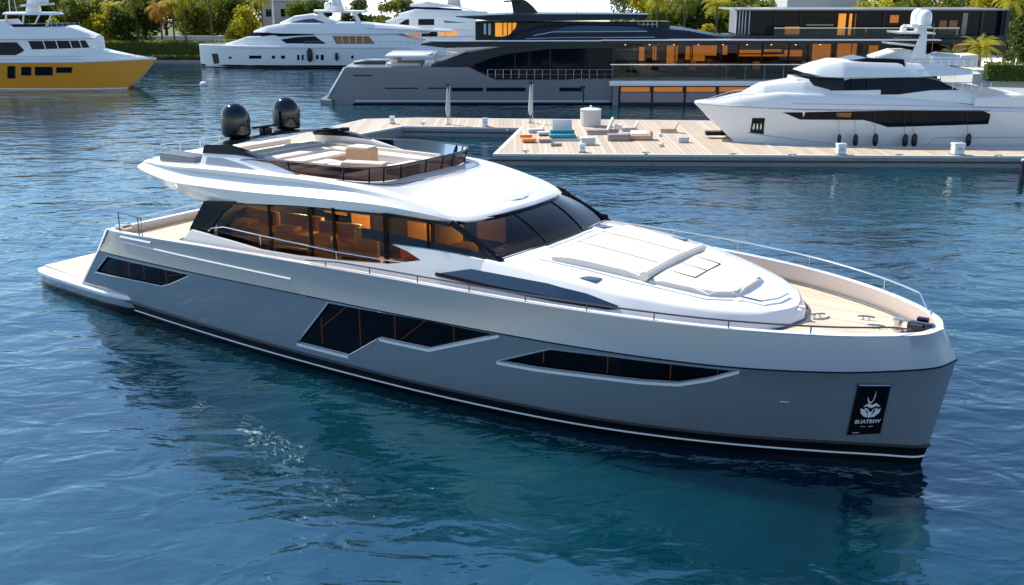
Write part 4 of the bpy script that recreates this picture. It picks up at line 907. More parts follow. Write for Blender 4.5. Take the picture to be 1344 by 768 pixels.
Bx('balcony_glass', 'glassclear', 1016, 1260, 37, 47, 2.7, 2.74); Bx('balcony_rail', 'steel', 1016, 1260, 36.4, 37.2, 2.65, 2.8)
for i in range(9): u = 1016+i*30; Bx('balcony_post', 'steel', u, u+.7, 37, 47, 2.7, 2.8)
Bx('side_wing', 'interior', 1240, 1322, 50, 72, 3, 13); Bx('side_window', 'wood', 1250, 1270, 56, 66, 2.9, 3.02)
Bx('corner_post', 'navy', 1319, 1322, 12, 70, 3.8, 4.2)
# ---- 6 white yacht moored behind the dock on the right
s = Ship('motor_yacht', 'white yacht with twin radar domes and black side windows moored behind the dock at right', 'yacht', 85.4, 3.4, 1130)
wh = [(921, .03), (935, .8), (965, 1.9), (1010, 2.8), (1060, 3.3), (1120, 3.4), (1480, 3.3)]
s.deck('hull', M['white'], [(921,141),(975,139),(1060,143.5),(1200,143),(1300,145),(1344,146),(1480,147)], [(921,142),(945,166),(972,193),(990,200),(1480,204)], wh, .8, 1, n=60)
hf = s.surf; hdy = s.dy
s.deck('bulwark', M['white'], [(921,139.5),(950,137),(1000,128),(1030,124),(1150,126),(1240,134),(1290,140),(1480,142)], [(921,141.5),(1060,143.5),(1480,147)], wh, 1, .9, .1, n=60)
bf = s.surf; bdy = s.dy
s.surf = hf; s.dy = hdy
s.line('sheer_line', M['mauve'], [(925,141.5),(1060,144),(1300,145.5)], .03)
s.win('hull_window', M['darkglass'], [(1027,147.5),(1090,146.5),(1200,144.5),(1288,144.5),(1300,150),(1297,163),(1165,167),(1150,162),(1133,157.5),(1050,157)], .03)
s.win('hull_window_lit', M['wood'], [(1098,148),(1118,148),(1116,154),(1098,153)], .05)
s.win('anchor_pocket', M['black'], [(987,155),(1004,155),(1002,176),(984,175)], .04, frame=(M['steel'], .02))
for i in range(3): s.lathe('anchor_shackle', M['steel'], 989+i*4.5, 171, 162, [(.1, 0), (.22, .2), (.12, .5), (.12, 1)], -2.55, 8)
s.line('chine_line', M['lgrey'], [(985,177),(1030,182),(1110,191)], .04)
s.line('hull_feature', M['lgrey'], [(1218,192),(1232,181),(1344,181)], .04)
for u, v0, v1 in ((1101,188,176),(1122,192,176),(1148,192,175),(1187,193,176),(1199,193,175),(1270,192,175)):
    s.lathe('fender', M['blackmat'], u, v0, v1, FEN, -3.6, 12); s.pole('fender_line', M['blackmat'], (u, v1+1), (u, 147), .015, -3.5)
s.deck('foredeck', M['white'], [(985,127),(1010,115),(1060,108),(1090,109)], [(985,131),(1090,128)], [(985,.6),(1010,1.6),(1060,2.6),(1090,2.9)], 1, .8, .15)
s.deck('deckhouse', M['white'], [(1060,104),(1100,99),(1200,99),(1240,108),(1290,128)], [(1050,122),(1180,128),(1290,138)], [(1050,1.6),(1075,2.5),(1120,2.9),(1290,2.9)], 1, .9, .0)
df = s.surf; ddy = s.dy
s.win('saloon_window', M['darkglass'], [(1088,119),(1100,108),(1116,103.5),(1190,101.5),(1215,102),(1235,107),(1258,118),(1222,118.5),(1198,121.5),(1180,124),(1156,124.3),(1156,118)], .03)
for u in (1117, 1138): s.pole('window_mullion', M['black'], (u, 103), (u-1, 119), .04, -2.85)
s.deck('windscreen', M['darkglass'], [(1072,102),(1108,103)], [(1056,109.5),(1090,118)], [(1056,1.5),(1075,2.4),(1108,2.75)], 1.03, 1, ang=20)
s.deck('bridge_roof', M['white'], [(1059,95.5),(1085,88),(1110,82.5),(1190,84),(1250,88),(1291,96)], [(1059,96.5),(1085,102),(1190,101.5),(1260,99),(1291,97.5)], [(1059,1.2),(1075,2.3),(1110,3.1),(1240,3.3),(1291,2.8)], 1, .82, .1, ang=22)
s.deck('flybridge_screen', M['darkglass'], [(1104,83),(1140,76.5),(1185,78)], [(1104,86),(1186,87)], [(1104,1.0),(1130,2.0),(1186,2.4)], 1.15, 1)
s.deck('flybridge_seat', M['pad'], [(1152,74),(1178,66),(1196,66)], [(1150,80),(1196,82)], [(1150,1.2),(1196,1.4)], 1, .9)
for y in (-1.2, 1.2): s.slab('mast_leg', M['white'], [(1188,86),(1204,58),(1210,44),(1217,44),(1214,84)], y-.12, y+.12)
s.slab('mast_platform', M['white'], [(1178,42),(1228,43),(1228,45),(1180,44.5)], -1.4, 1.4)
s.slab('mast_arm', M['white'], [(1166,56),(1205,59),(1205,62),(1168,58)], -.9, .9)
s.slab('mast_step', M['white'], [(1196,33),(1224,34),(1222,37),(1198,36)], -1, 1)
s.slab('mast_core', M['white'], [(1203,44),(1206,34),(1216,34),(1217,44)], -.4, .4)
s.lathe('satellite_dome', M['white'], 1204, 32.5, 11, DOME, .6); s.lathe('satellite_dome', M['white'], 1213, 33, 12.5, DOME, -.5)
s.lathe('small_dome', M['white'], 1185, 43, 33, DOME, -.2, 12)
s.pole('radar_bar', M['darksteel'], (1172, 50), (1196, 49), .06, -.6)
s.slab('boat_deck_locker', M['white'], [(1222,84),(1225,74),(1262,75),(1270,87)], -1.6, 1.6)
s.slab('covered_tender', M['pad'], [(1252,86),(1262,73),(1284,72),(1283,88)], -1.2, 1.2)
s.slab('tender_cover', M['lgrey'], [(1226,74),(1240,70),(1260,72),(1260,75)], -1, 1)
s.deck('aft_deck_seat', M['cushion'], [(1250,112),(1300,116),(1330,123)], [(1250,126),(1330,130)], [(1250,2),(1330,2)], 1, 1)
s.deck('aft_transom_wing', M['white'], [(1280,128),(1344,124),(1420,126)], [(1280,140),(1420,142)], [(1280,3.1),(1420,3.1)], 1, 1)
railing(s, 1250, 1300, 118, .6, -2.9, 4, 'aft_rail'); railing(s, 1195, 1275, 87, .55, -2.6, 8, 'flybridge_rail'); s.pole('aerial', M['darksteel'], (1222, 84), (1226, 30), .025, 1.2); s.line('deck_line', M['lgrey'], [(1040,136),(1150,137.5),(1330,141)], .025, f=bf); 
b = MB(); q = [s.p(*a, 3.4-.6) for a in ((921,138),(940,134),(968,128),(985,126))]
for sd in (-1, 1):
    b = MB(); pts = [(q[0][0], sd*.15, q[0][1]+.3), (q[1][0], sd*.8, q[1][1]+.3), (q[2][0], sd*1.7, q[2][1]+.35), (q[3][0], sd*2.0, q[3][1]+.3)]; b.tube(pts, .03, 5)
    for p_ in pts: b.tube([p_, (p_[0], p_[1], p_[2]-.55)], .022, 5)
    b.build('bow_rail', M['steel'], s.t)
b = MB(); b.box(q[0][0]+.6, q[0][0]+2.2, -.5, .5, q[0][1]-.3, q[0][1]+.15, .06); b.build('windlass', M['darksteel'], s.t)
# ------------------------------------------------------------------ docks
def dockpart(b, pts, z0, z1): b.prism(pts, lambda x, y: (x, y, z0), lambda x, y: (x, y, z1))
A0 = gz(648, 203, .85); A1 = gz(683, 168.5, .85); A2 = gz(527, 166, .85); 
outer = [(A0[0], A0[1]), (46, 79.2), (60, 79.0), (60, 83.4), (21.5, 84.4), (21.2, 100.4), (-9.5, 102.8), (-14.6, 101.8), (-22, 84), (-18.6, 83.5), (-10.3, 96.6), (A1[0], A1[1])]
t = thing('floating_dock', 'timber decked floating dock with grey concrete sides behind the main yacht', 'dock', (0, 90, 0))
def shf(P): return [(x, y-90) for x, y in P]
b = MB(); dockpart(b, shf(outer), -.5, .82); b.build('pontoon', M['concrete'], t, None)
def inset(P, d):
    out = []; n = len(P)
    for i in range(n):
        a, c_, e = Vector(P[i-1]), Vector(P[i]), Vector(P[(i+1) % n]); d1 = (c_-a).normalized(); d2 = (e-c_).normalized()
        n1 = Vector((-d1.y, d1.x)); n2 = Vector((-d2.y, d2.x)); m_ = (n1+n2); m_ = m_/max(m_.dot(n1), .3); out.append(tuple(c_+m_*d))
    return out
b = MB(); dockpart(b, inset(shf(outer), .30), .8, .90); b.build('decking', M['dock'], t, None)
b = MB(); o1 = inset(shf(outer), -.06); o2 = inset(shf(outer), .32)
for i in range(len(o1)):
    j = (i+1) % len(o1); Q = [o1[i], o1[j], o2[j], o2[i]]; dockpart(b, Q, .74, .915)
b.build('edge_coping', M['stone'], t, None)
b = MB(); P = shf(outer)
for a, c_ in ((P[0], P[1]), (P[11], P[0]), (P[10], P[11])): b.tube([(a[0], a[1]-.08, .42), (c_[0], c_[1]-.08, .42)], .07, 6)
b.build('fender_strip', M['darksteel'], t)
MB().box(8.6, 13.4, -10.25, -10.15, .05, .2).build('ladder_board', M['lgrey'], t) if False else None
DZ = .90
def on(u, v): return gz(u, v, DZ)
def pedestal(u, v, h, r, label, name='service_pedestal'):
    x, y = on(u, v); t = thing(name, label, 'pedestal', (x, y, DZ+.003), .1, 'white service pedestals on the dock')
    MB().box(-r, r, -r*.8, r*.8, .06, h, .08).build('housing', M['white'], t); MB().box(-r*1.15, r*1.15, -r*.95, r*.95, 0, .08, .02).build('base', M['concrete'], t)
    MB().box(-r*1.08, r*1.08, -r*.9, r*.9, h-.14, h+.04, .04).build('cap', M['white'], t); MB().box(-r*.5, r*.5, -r*.83, -r*.78, h*.4, h*.7).build('socket_panel', M['lgrey'], t)
pedestal(1103, 203, .85, .34, 'white service pedestal on the dock edge below the fender row of the right hand yacht')
pedestal(1256, 203, .9, .42, 'wide white service pedestal on the dock edge nearest the right border')
pedestal(515, 162.5, .7, .24, 'small white pedestal at the far left corner of the dock')
pedestal(636.5, 166, .75, .27, 'white pedestal on the narrow back pier right of the furled white parasol')
pedestal(764, 200, .65, .25, 'small grey white pedestal at the dock front edge below the grey cube seat')
# parasols, tank
def parasol(u, v, top, label, bulge):
    x, y = on(u, v); _, zt = gy(u, top, y); h = zt-DZ; t = thing('furled_parasol', label, 'parasol', (x, y, DZ+.003), 0, 'furled parasols on the back pier')
    MB().lathe([(.28, 0), (.28, .06), (.1, .1)], 16).build('base', M['concrete'], t)
    MB().tube([(0, 0, .05), (0, 0, h)], .045, 8).build('pole', M['darksteel'], t); MB().tube([(.22, 0, .05), (.22, 0, h*.98)], .03, 8).build('support_pole', M['steel'], t)
    MB().lathe([(.05, h*.18), (.17, h*.26), (.22, h*.38), (.15, h*.55), (.11, h*.8), (.04, h*.93)], 10).build('furled_canopy', M['lgrey'], t)
    MB().tube([(-.15, 0, h-.15), (0, 0, h), (.3, 0, h-.1)], .07, 6).build('crank_head', M['black'], t)
parasol(588, 163.5, 111, 'furled grey parasol on the back pier nearest the small corner pedestal', 1)
parasol(696, 161.5, 108, 'furled grey parasol where the back pier meets the wide dock', 1)
parasol(765, 150, 106, 'dark pole parasol standing behind the round white tank', 1) if False else None
x, y = on(765, 162.5)
t = thing('lamp_post', 'thin black dockside post standing behind the round white tank', 'lamp post', (x, y, DZ)); MB().tube([(0, 0, 0), (0, 0, 3.4)], .06, 8).build('post', M['black'], t); MB().box(-.3, .15, -.1, .1, 3.3, 3.6, .05).build('lantern', M['black'], t)
MB().tube([(-.2, 0, 3.4), (-.4, 0, 3.0)], .03, 6).build('bracket', M['black'], t)
x, y = on(775, 165)
t = thing('storage_tank', 'round white lidded tank standing at the back of the dock', 'tank', (x, y, DZ+.003))
MB().lathe([(.93, 0), (.97, .05), (.97, 1.45), (.93, 1.5)], 32).build('body', M['stone'], t); MB().lathe([(1.02, 1.5), (1.02, 1.58), (.7, 1.66), (.1, 1.72)], 32).build('lid', M['white'], t); MB().lathe([(.08, 1.7), (.12, 1.85), (.02, 1.92)], 12).build('knob', M['white'], t)
def item(name, label, cat, u, v, rz, parts, group=None):
    x, y = on(u, v); t = thing(name, label, cat, (x, y, DZ+.004), rz, group)
    for nm, bb, mm in parts: bb.build(nm, M[mm], t)
    return t
rot = Matrix.Rotation
item('folding_lounger', 'orange cushioned low lounger at the left end of the wide dock', 'lounger', 694, 187, .1, [('seat', MB().box(-.6, .6, -.4, .4, .12, .34, .06), 'orange'), ('backrest', MB().box(-.65, .4, .9, 1.1, .25, .5, .06), 'orange'), ('frame', MB().box(-.5, .5, -.3, 1.0, 0, .12, .02), 'wood')])
item('double_lounger', 'teal cushioned double lounger with pale slatted back', 'lounger', 738, 184, .05, [('cushion', MB().box(-1.15, 1.15, -.5, .6, .2, .52, .1), 'teal'), ('base', MB().box(-1.3, 1.5, -.7, .8, 0, .2, .05), 'lgrey'), ('upper_cushion', MB().box(-1.0, 1.1, .3, .9, .5, .8, .08), 'teal'), ('backrest', MB().box(-.8, .9, .7, .85, .3, 1.7, .04, rot(-.6, 3, 'X')), 'lgrey')])
item('side_lounger', 'pale grey lounger half hidden behind the teal lounger', 'lounger', 719, 178, .1, [('cushion', MB().box(-.9, .3, -.4, .4, .15, .35, .06), 'lgrey'), ('base', MB().box(-.8, .2, -.3, .3, 0, .15, .02), 'darksteel')])
item('side_table', 'low tan box table left of the teal lounger', 'table', 715, 187, .1, [('top', MB().box(-.6, .6, -.35, .35, .26, .32, .02), 'tan'), ('base', MB().box(-.5, .5, -.28, .28, 0, .26, .03), 'mauve')])
item('cube_seat', 'grey cube seat between the teal lounger and the taupe box seat', 'seat', 771, 190, .1, [('cushion', MB().box(-.62, .62, -.4, .4, .5, .62, .05), 'lgrey'), ('body', MB().box(-.55, .6, -.35, .38, 0, .5, .05), 'lgrey')])
item('sun_lounger', 'long grey lounger with raised back in front of the round tank', 'lounger', 791, 176, .05, [('seat', MB().box(-1.5, 1.4, -.45, .45, .18, .4, .06), 'mauve'), ('frame', MB().box(-1.45, 1.3, -.4, .4, 0, .18, .02), 'lgrey'), ('backrest', MB().box(.6, .75, -.45, .45, .3, 1.5, .04, rot(.4, 3, 'Y')), 'lgrey'), ('pillow', MB().box(1.1, 1.7, -.4, .4, .4, .85, .12), 'pad')])
item('ottoman', 'taupe upholstered box seat in front of the long grey lounger', 'seat', 811, 184.5, .02, [('body', MB().box(-.9, .9, -.4, .4, 0, .42, .06), 'mauve'), ('cushion', MB().box(-.88, .88, -.38, .38, .42, .56, .05), 'mauve')])
item('armchair_lounger', 'tan armchair with white towel draped on it', 'armchair', 839, 183.5, 0, [('seat', MB().box(-.95, 1.0, -.45, .45, .05, .42, .07), 'tan'), ('towel', MB().box(-.7, .7, -.1, .75, .42, .62, .05, rot(.25, 3, 'X')), 'pad'), ('arm', MB().box(.9, 1.1, -.45, .6, .1, .75, .05), 'mauve'), ('arm', MB().box(-1.0, -.85, -.45, .6, .1, .6, .05), 'mauve')])
item('locker', 'small white dock locker beside the bow of the right hand yacht', 'locker', 896, 187, 0, [('body', MB().box(-.4, .5, -.25, .25, 0, .4, .05), 'lgrey'), ('lid', MB().box(-.42, .52, -.27, .27, .4, .48, .03), 'white')])
item('gangway', 'folded black gangway lying on the dock under the white bow', 'gangway', 945, 181, 0, [('deck', MB().box(-1.3, 1.2, -.4, .4, .25, .6, .03), 'black'), ('rail', MB().tube([(-1.3, -.4, .65), (1.2, -.4, .65)], .03), 'steel')])
item('box_crate', 'low white box lying left of the white dock locker', 'box', 866, 179, .2, [('body', MB().box(-.15, .2, -.12, .12, 0, .18, .03), 'pad'), ('lid', MB().box(-.16, .21, -.13, .13, .18, .21, .01), 'white')])
x, y = gz(267, 112, 0)
t = thing('mooring_buoy', 'small white round mooring buoy floating in front of the long white yacht', 'buoy', (x, y, 0)); MB().lathe([(.1, -.3), (.42, -.1), (.5, .15), (.42, .4), (.2, .52), (.02, .55)], 20).build('float', M['white'], t); MB().lathe([(.06, .5), (.06, .7), (.02, .72)], 8).build('ring', M['steel'], t)
x, y = gz(1341, 236, 0)
t = thing('mooring_pile', 'dark mooring pile in the water at the right border', 'pile', (x, y, 0)); MB().lathe([(.2, -1), (.2, 1.4)], 16).build('post', M['blackmat'], t); MB().lathe([(.24, 1.4), (.24, 1.5), (.02, 1.6)], 16).build('cap', M['lgrey'], t)

for lb, u, v, rz, cm in (('slim grey lounger at the back of the dock right of the long grey lounger', 828, 172, .1, 'lgrey'), ('tan lounger at the back of the dock near the white bow', 880, 174, -.1, 'tan'), ('pale folded lounger behind the orange cushioned lounger', 706, 174, .2, 'pad')):
    item('sun_lounger', lb, 'lounger', u, v, rz, [('mattress', MB().box(-.95, .5, -.32, .32, .22, .36, .05), cm), ('backrest', MB().box(.45, .55, -.32, .32, .25, .95, .04, rot(.5, 3, 'Y')), cm), ('frame', MB().box(-.9, .6, -.28, .28, .0, .2, .03), 'lgrey')])
# cleats and ropes on the dock
for i, (u, v, w_) in enumerate([(690, 201, 'at the near left corner'), (848, 203, 'in front of the tan armchair'), (962, 205, 'just under the white bow'), (1040, 206, 'left of the first service pedestal'), (1180, 206, 'between the two service pedestals'), (1310, 207, 'nearest the right border'), (665, 172, 'at the inner corner of the basin'), (555, 164, 'on the back pier left of the furled parasol')]):
    x, y = on(u, v); t = thing('dock_cleat', 'small steel dock cleat '+w_, 'cleat', (x, y, DZ+.01), .05, 'steel cleats along the dock edge')
    MB().tube([(-.3, 0, .16), (-.1, 0, .18), (.1, 0, .18), (.3, 0, .16)], .04, 6).build('horn', M['steel'], t); MB().box(-.12, .12, -.06, .06, 0, .16, .02).build('base', M['steel'], t)
for i, (u, v, lb) in enumerate([(730, 192, 'dark rolled mat lying in front of the teal lounger'), (868, 192, 'pale rolled towel right of the tan armchair')]):
    x, y = on(u, v); t = thing('rolled_towel', lb, 'towel', (x, y, DZ+.01), .2+i); MB().tube([(-.45, 0, .12), (.45, 0, .12)], .12, 12).build('roll', M[['mauve', 'pad'][i]], t); MB().tube([(-.02, 0, .12), (.03, 0, .12)], .13, 12).build('strap', M['tan'], t)
# ------------------------------------------------------------------ vegetation and shore
def zat(v, Y): return gy(600, v, Y)[1]
def xat(u, v, Y): return gy(u, v, Y)[0]
def leafcloud(centres, n, size, rnd, shell=.55, squash=1):
    """n leaf quads spread through ellipsoids (cx,cy,cz,r)"""
    V = np.zeros((n*4, 3)); k = 0
    wts = np.array([c[3]**2 for c in centres]); wts = wts/wts.sum(); idx = rnd.choice(len(centres), n, p=wts)
    for i in range(n):
        cx, cy, cz, r = centres[idx[i]][:4]
        d = rnd.normal(size=3); d /= np.linalg.norm(d); rr = r*(shell+(1-shell)*rnd.random()**.7)*(.85+.3*rnd.random())
        p = np.array([cx, cy, cz])+d*rr*np.array([1, 1, squash])
        a = rnd.normal(size=3); a /= np.linalg.norm(a); bvec = np.cross(a, rnd.normal(size=3)); bvec /= np.linalg.norm(bvec)
        s_ = size*(.6+.8*rnd.random()); a = a*s_; bvec = bvec*s_*.55
        V[k:k+4] = [p-a, p-bvec, p+a, p+bvec]; k += 4
    return V, [[4*i, 4*i+1, 4*i+2, 4*i+3] for i in range(n)]
def leafobj(name, V, Fc, m, parent): 
    me = bpy.data.meshes.new(name); me.from_pydata([tuple(v) for v in V], [], Fc); me.materials.append(m); me.update(); o = bpy.data.objects.new(name, me); COL.objects.link(o); o.parent = parent; return o
def broadleaf(loc, h, r, m, label, seed, n=2600, size=.28, low=.25, name='broadleaf_tree'):
    rnd = np.random.default_rng(seed); t = thing(name, label, 'tree', loc, 0)
    c = []
    for i in range(16):
        a = rnd.random()*6.28; q = r*.68*math.sqrt(rnd.random()); zz = h*(low+(1-low)*rnd.random()*.85); f = 1-abs((zz/h-.55))*.9
        c.append((q*f*math.cos(a), q*f*math.sin(a), zz, r*(.28+.22*rnd.random())))
    b = MB(); b.tube([(0, 0, -.2), (.1, 0, h*.3), (0, .1, h*.6)], h*.03+.05, 8, True, .06)
    for x, y, z, q in c[:7]: b.tube([(0, 0, h*.22), (x*.5, y*.5, (h*.22+z)*.55), (x, y, z)], .1, 5, True, .03)
    b.build('trunk', M['bark'], t)
    V, Fc = leafcloud(c, n, size, rnd, .35, .85); leafobj('crown', V, Fc, m, t); return t
def frond(L, droop, az, el, rnd, V, Fc, base, wid):
    pts = []; d = np.array([math.cos(az), math.sin(az)]); r_ = z = 0; e = el; N = 9
    for i in range(N+1):
        pts.append(np.array([base[0]+d[0]*r_, base[1]+d[1]*r_, base[2]+z])); e2 = el-droop*(i/N)**1.3; r_ += L/N*math.cos(e2); z += L/N*math.sin(e2)
    side = np.array([-d[1], d[0], 0])
    for i in range(N):
        p, q = pts[i], pts[i+1]; t_ = (i+.5)/N; wl = wid*math.sin(math.pi*min(.12+t_*.9, 1))**.6
        for sg in (-1, 1):
            for j in range(3):
                a = p+(q-p)*(j/3); c_ = p+(q-p)*(j/3+.22); tip = a+side*sg*wl+(q-p)*1.1+np.array([0, 0, -wl*(.35+.4*rnd.random())])
                n0 = len(V); V += [a, c_, tip]; Fc.append([n0, n0+1, n0+2])
def palm(loc, h, L, m, label, seed, nf=26, wid=.55, droop=2.0, name='palm_tree', lean=.0):
    rnd = np.random.default_rng(seed); t = thing(name, label, 'palm tree', loc, 0)
    top = (lean*h, 0, h); b = MB(); b.tube([(0, 0, -.2), (lean*h*.3, 0, h*.5), top], .2, 8, True, .14); b.build('trunk', M['bark'], t)
    V = []; Fc = []
    for i in range(nf):
        el = 1.25-1.5*(i/nf)+rnd.normal()*.12; frond(L*(.8+.3*rnd.random()), droop*(.75+.4*rnd.random()), i*2.4+rnd.random()*.4, el, rnd, V, Fc, top, wid)
    leafobj('crown', V, Fc, m, t); return t
def hedge(name, label, cat, P, z0, z1, dep, m, dens=26, size=.22, seed=1):
    """hedge along polyline P"""
    rnd = np.random.default_rng(seed); t = thing(name, label, cat, (P[0][0], P[0][1], z0))
    V = []; Fc = []; b = MB()
    for (x0, y0), (x1, y1) in zip(P, P[1:]):
        L = math.hypot(x1-x0, y1-y0); n = int(L*dens); dx, dy = (x1-x0)/L, (y1-y0)/L
        ox, oy = x0-P[0][0], y0-P[0][1]; nx, ny = -dy, dx; H = z1-z0
        b.add([(ox+nx*a*dep/2*.86+(dx*L if e else 0), oy+ny*a*dep/2*.86+(dy*L if e else 0), zz) for e in (0, 1) for a in (-1, 1) for zz in (0, H*.9)], [[0, 1, 3, 2], [4, 6, 7, 5], [0, 4, 5, 1], [2, 3, 7, 6], [1, 5, 7, 3], [0, 2, 6, 4]])
        for i in range(n):
            s_ = rnd.random()*L; 
            if rnd.random() < .5: a = -1 if rnd.random() < .7 else 1; zz = rnd.random()*H; q = a*dep/2*(.92+.1*rnd.random())
            else: q = (rnd.random()-.5)*dep; zz = H*(.93+.1*rnd.random())
            p = np.array([ox+dx*s_+nx*q, oy+dy*s_+ny*q, zz]); A = rnd.normal(size=3); A /= np.linalg.norm(A); B = np.cross(A, rnd.normal(size=3)); B /= np.linalg.norm(B); sz = size*(.6+.8*rnd.random())
            k = len(V); V += [p-A*sz, p-B*sz*.6, p+A*sz, p+B*sz*.6]; Fc.append([k, k+1, k+2, k+3])
    b.build('branches', M['leafdark'], t, None); leafobj('foliage', V, Fc, m, t); return t
# left shore
sh = [(-150, 187.5), (-60, 187.5), (30, 187.5)]
b = MB()
b.prism([(-150, 186.2), (30, 186.2), (30, 189.3), (-150, 189.3)], lambda x, y: (x, y, -.8), lambda x, y: (x, y, .45)); o = b.build('bank', M['concrete'], ang=None); struct(o)
hedge('hedge', 'low green hedge along the waterline of the far shore', 'hedge', [(-125, 187.4), (-20, 187.4)], .45, zat(73, 187), 1.6, M['leafdark'], 30, .25, 1)
hedge('hedge', 'tall clipped hedge above the low one on the far left shore', 'hedge', [(-125, 190), (-18, 190)], .9, zat(54, 190), 2.0, M['hedge'], 34, .25, 2)
b = MB(); b.prism([(-200, 191), (-17, 191), (-26, 300), (-260, 300)], lambda x, y: (x, y, .8), lambda x, y: (x, y, 2.2+(y-191)*.01)); o = b.build('lawn', M['grass'], ang=None); struct(o)
def T(u, vtop, Y): return (xat(u, 40, Y), Y, .9), zat(vtop, Y)-.9
spec = [ # kind,u,vtop,Y,radius,mat,label
 ('b',100,-8,196,4.5,'leaf','dense green tree behind the white cabin roof of the yellow yacht'),
 ('b',128,14,194,2.9,'leafyel','rounded drooping green bush tree right of the yellow yacht cabin'),
 ('b',165,12,194,3.3,'leafdark','rounded dark green bush tree beside the orange palm'),
 ('b',320,5,195,4.2,'leafyel','bright yellow green bushy tree above the bow of the long white yacht'),
 ('b',75,20,193,2.2,'leafyel','small yellow green shrub tree close behind the yellow yacht'),
 ('b',145,-12,204,6,'leaf','tall green tree in the back row behind the two rounded bush trees'),
 ('b',190,-14,206,6,'leafdark','tall dark tree in the back row behind the orange palm'),
 ('b',20,-14,205,6,'leafdark','tall dark tree behind the mast of the yellow yacht'),
 ('b',60,-10,208,5,'leafdark','dark tree between the yellow yacht mast and the dense green tree'),
 ('b',262,-10,206,6.5,'leaf','tall green tree in the back row behind the paired palms'),
 ('b',300,-6,210,5,'leafdark','dark tree in the back row above the yellow green bush'),
 ('b',392,-4,208,4.5,'leaf','green tree behind the roof of the long white yacht'),
 ('b',420,2,204,3.5,'leafdark','dark low tree left of the white yacht mast'),
 ('b',470,-2,206,4,'leafdark','dark tree right of the white yacht mast'),
 ('b',505,0,204,4.5,'leaf','green tree left of the tri-deck yacht'),
 ('b',535,-6,212,4,'leafdark','dark tree behind the tri-deck yacht bow'),
 ('b',845,-8,176,3.6,'leafyel','sunlit tree right of the dark superyacht hardtop'),
 ('b',880,-10,174,4.5,'leaf','green tree above the sloping nose of the dark superyacht'),
 ('b',915,-12,176,4.5,'leafdark','dark tree left of the black pavilion upper storey'),
 ('b',950,-12,178,4.5,'leaf','green tree just left of the pavilion roof corner'),
 ('b',925,24,158,2.4,'leafyel','yellow green bush at the foot of the pavilion end wall'),
 ('b',1000,-6,182,4.5,'leaf','green tree behind the left end of the pavilion roof'),
 ('b',1140,-8,168,5,'leafyel','sunlit tree behind the middle of the pavilion roof'),
 ('b',1185,-10,170,5,'leaf','green tree directly behind the radar domes'),
 ('b',1235,-10,166,5,'leaf','green tree behind the pavilion roof right of the radar domes'),
 ('b',1285,-12,164,5,'leafyel','yellow green tree behind the right end of the pavilion'),
 ('b',1335,-14,158,4.5,'leafdark','dark tree at the right border behind the pavilion'),
 ('b',1380,-14,156,5,'leaf','green tree beyond the right border'),
 ('b',1342,26,146,3,'leafdark','low dark bush tree at the right border beside the pavilion corner'),
]
for j, u in enumerate(range(-10, 350, 38)): spec.append(('b', u, -30, 222, 7.5, ['leafdark', 'leaf'][j % 2], 'leafy tree of the rearmost row behind the yellow yacht and its neighbouring palms'))
for j, u in enumerate([835, 875, 918, 962, 1130, 1172, 1215, 1258, 1300, 1345]): spec.append(('b', u, -26, 196, 6.5, ['leafdark', 'leaf'][j % 2], 'tall tree of the rearmost row behind the superyacht nose and the pavilion roof'))
for i, (k_, u, vt, Y, r_, mm, lb) in enumerate(spec):
    loc, h = T(u, vt, Y); tr_ = broadleaf(loc, h, r_, M[mm], lb, 100+i, 3800 if r_ > 3 else 2400, .32)
    if Y in (222, 196) and vt < -20: tr_['group'] = 'rearmost trees left' if Y == 222 else 'rearmost trees right'
for i, (u, vt, Y, L, mm, lb, nf) in enumerate([(212, 12, 194, 3.6, 'leaforange', 'orange tinted drooping palm beside the dark rounded bush tree', 34), (243, -4, 197, 3.6, 'leafyel', 'tall yellow green palm right of the orange palm', 30), (278, -6, 198, 3.8, 'leaf', 'tall green palm left of the yellow green bushy tree', 30),
        (228, 8, 196, 3.4, 'leafyel', 'golden palm between the orange palm and the tall palms', 34), (180, 2, 198, 3.4, 'leaf', 'green palm behind the dark rounded bush tree', 30), (345, -2, 199, 3.4, 'leafyel', 'golden palm left of the white lamp post', 30), (150, 10, 195, 3.0, 'leafyel', 'drooping golden palm between the two rounded bush trees', 34), (862, 2, 168, 3.2, 'leafyel', 'sunlit palm above the nose of the dark superyacht', 28), (898, 4, 166, 3.4, 'leaf', 'green palm left of the pavilion end wall', 28), (940, 6, 164, 3.4, 'leafyel', 'yellow green palm touching the pavilion roof corner', 28), (1322, 2, 150, 3.2, 'leafyel', 'slim trunked palm at the right end of the pavilion', 26)]):
    loc, h = T(u, vt, Y); palm(loc, h, L, M[mm], lb, 300+i, nf, .7, 2.3)
XR = xat(1268, 85, 113)
struct(MB().prism([(XR, 111), (XR+60, 101), (XR+90, 118), (XR+4, 119.8), (XR, 119.5)], lambda x, y: (x, y, -.5), lambda x, y: (x, y, zat(90, 113))).build('quay', M['stone'], ang=None))
hedge('hedge', 'clipped green hedge on the right hand quay beside the white yacht stern', 'hedge', [(XR+1, 110.4), (XR+58, 100.6)], zat(106, 110), zat(82, 111), 1.8, M['hedge'], 70, .17, 5)
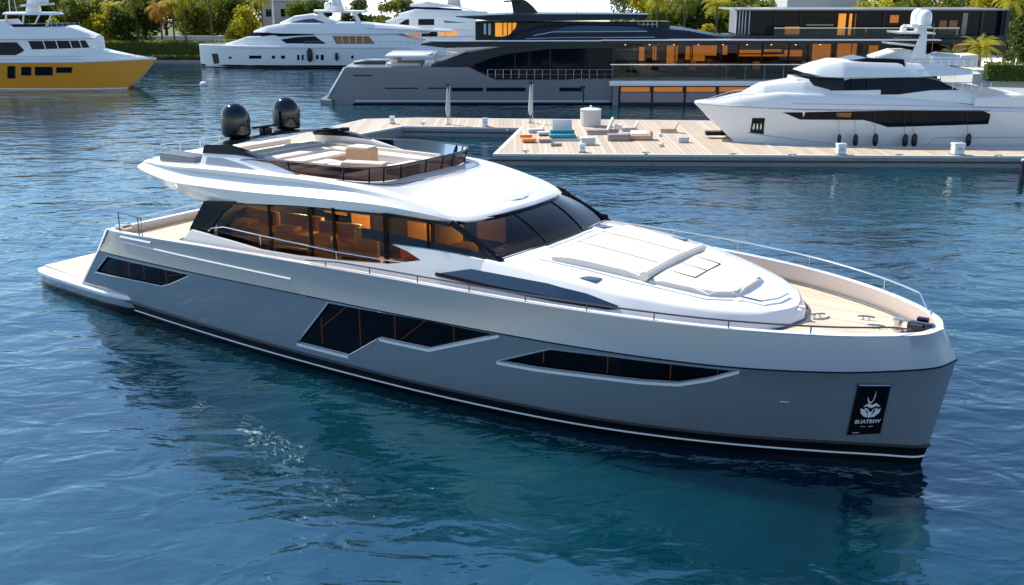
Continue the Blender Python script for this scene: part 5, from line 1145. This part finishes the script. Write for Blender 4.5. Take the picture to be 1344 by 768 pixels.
struct(MB().prism([(XR+.5, 112.2), (XR+60, 102.6), (XR+88, 117), (XR+4, 119)], lambda x, y: (x, y, zat(91, 113)), lambda x, y: (x, y, zat(90, 113)+.02)).build('path', M['sand_sky'], ang=None))
zb = zat(90, 115); palm((xat(1287, 70, 115), 115, zb), zat(64, 115)-zb, 2.6, M['leafyel'], 'short golden green palm beside the hedge on the right quay', 400, 44, .5, 1.5)
palm((xat(1250, 80, 117), 117, zb), zat(74, 117)-zb, 2.0, M['leaf'], 'small green palm left of the golden palm on the quay', 401, 30, .4, 1.6)
# low walls and houses behind the left trees
def house(name, label, u0, u1, v0, v1, Y, m='stone', floors=2):
    xa, xb = xat(u0, v0, Y), xat(u1, v0, Y); z1 = zat(v0, Y); t = thing(name, label, 'house', ((xa+xb)/2, Y+5, .9)); W = (xb-xa)/2; H = z1-.9
    MB().box(-W, W, -5, 5, 0, H).build('wall', M[m], t, None); MB().box(-W-.4, W+.4, -5.5, 5.5, H, H+.35, .05).build('roof', M['roofgrey'], t)
    n = max(2, int(W*2/2.6))
    for f_ in range(floors):
        for i in range(n):
            x = -W+(i+.5)*2*W/n; z = H*(f_+.35)/floors
            o = MB().box(x-.55, x+.55, -5.04, -4.98, z, z+1.5).build('window', M['darkglass'], t, None); MB().box(x-.65, x+.65, -5.12, -5.0, z-.12, z-.01).build('sill', M['lgrey'], o, None)
house('house', 'pale house seen between trees behind the yellow yacht', 84, 118, 3, 30, 216)
house('house', 'long pale house behind the roof of the long white yacht', 342, 420, 2, 40, 214)
house('house', 'pale building behind the pavilion roof left of the radar domes', 1034, 1132, -6, 20, 172)
x, y = xat(359, 30, 200), 200
t = thing('lamp_post', 'tall white lamp post behind the wheelhouse of the long white yacht', 'lamp post', (x, y, .9)); MB().tube([(0, 0, 0), (0, 0, 13)], .22, 10, True, .15).build('post', M['white'], t); MB().box(-1, 1, -.2, .2, 13, 13.2, .05).build('lantern_arm', M['white'], t)
b = MB(); b.box(xat(205, 48, 198), xat(345, 48, 198), 197.6, 198.2, .9, zat(47, 198)); o = b.build('garden_wall', M['stone'], None, None); prop(o, 'low pale garden wall under the palms on the far shore', 'wall')
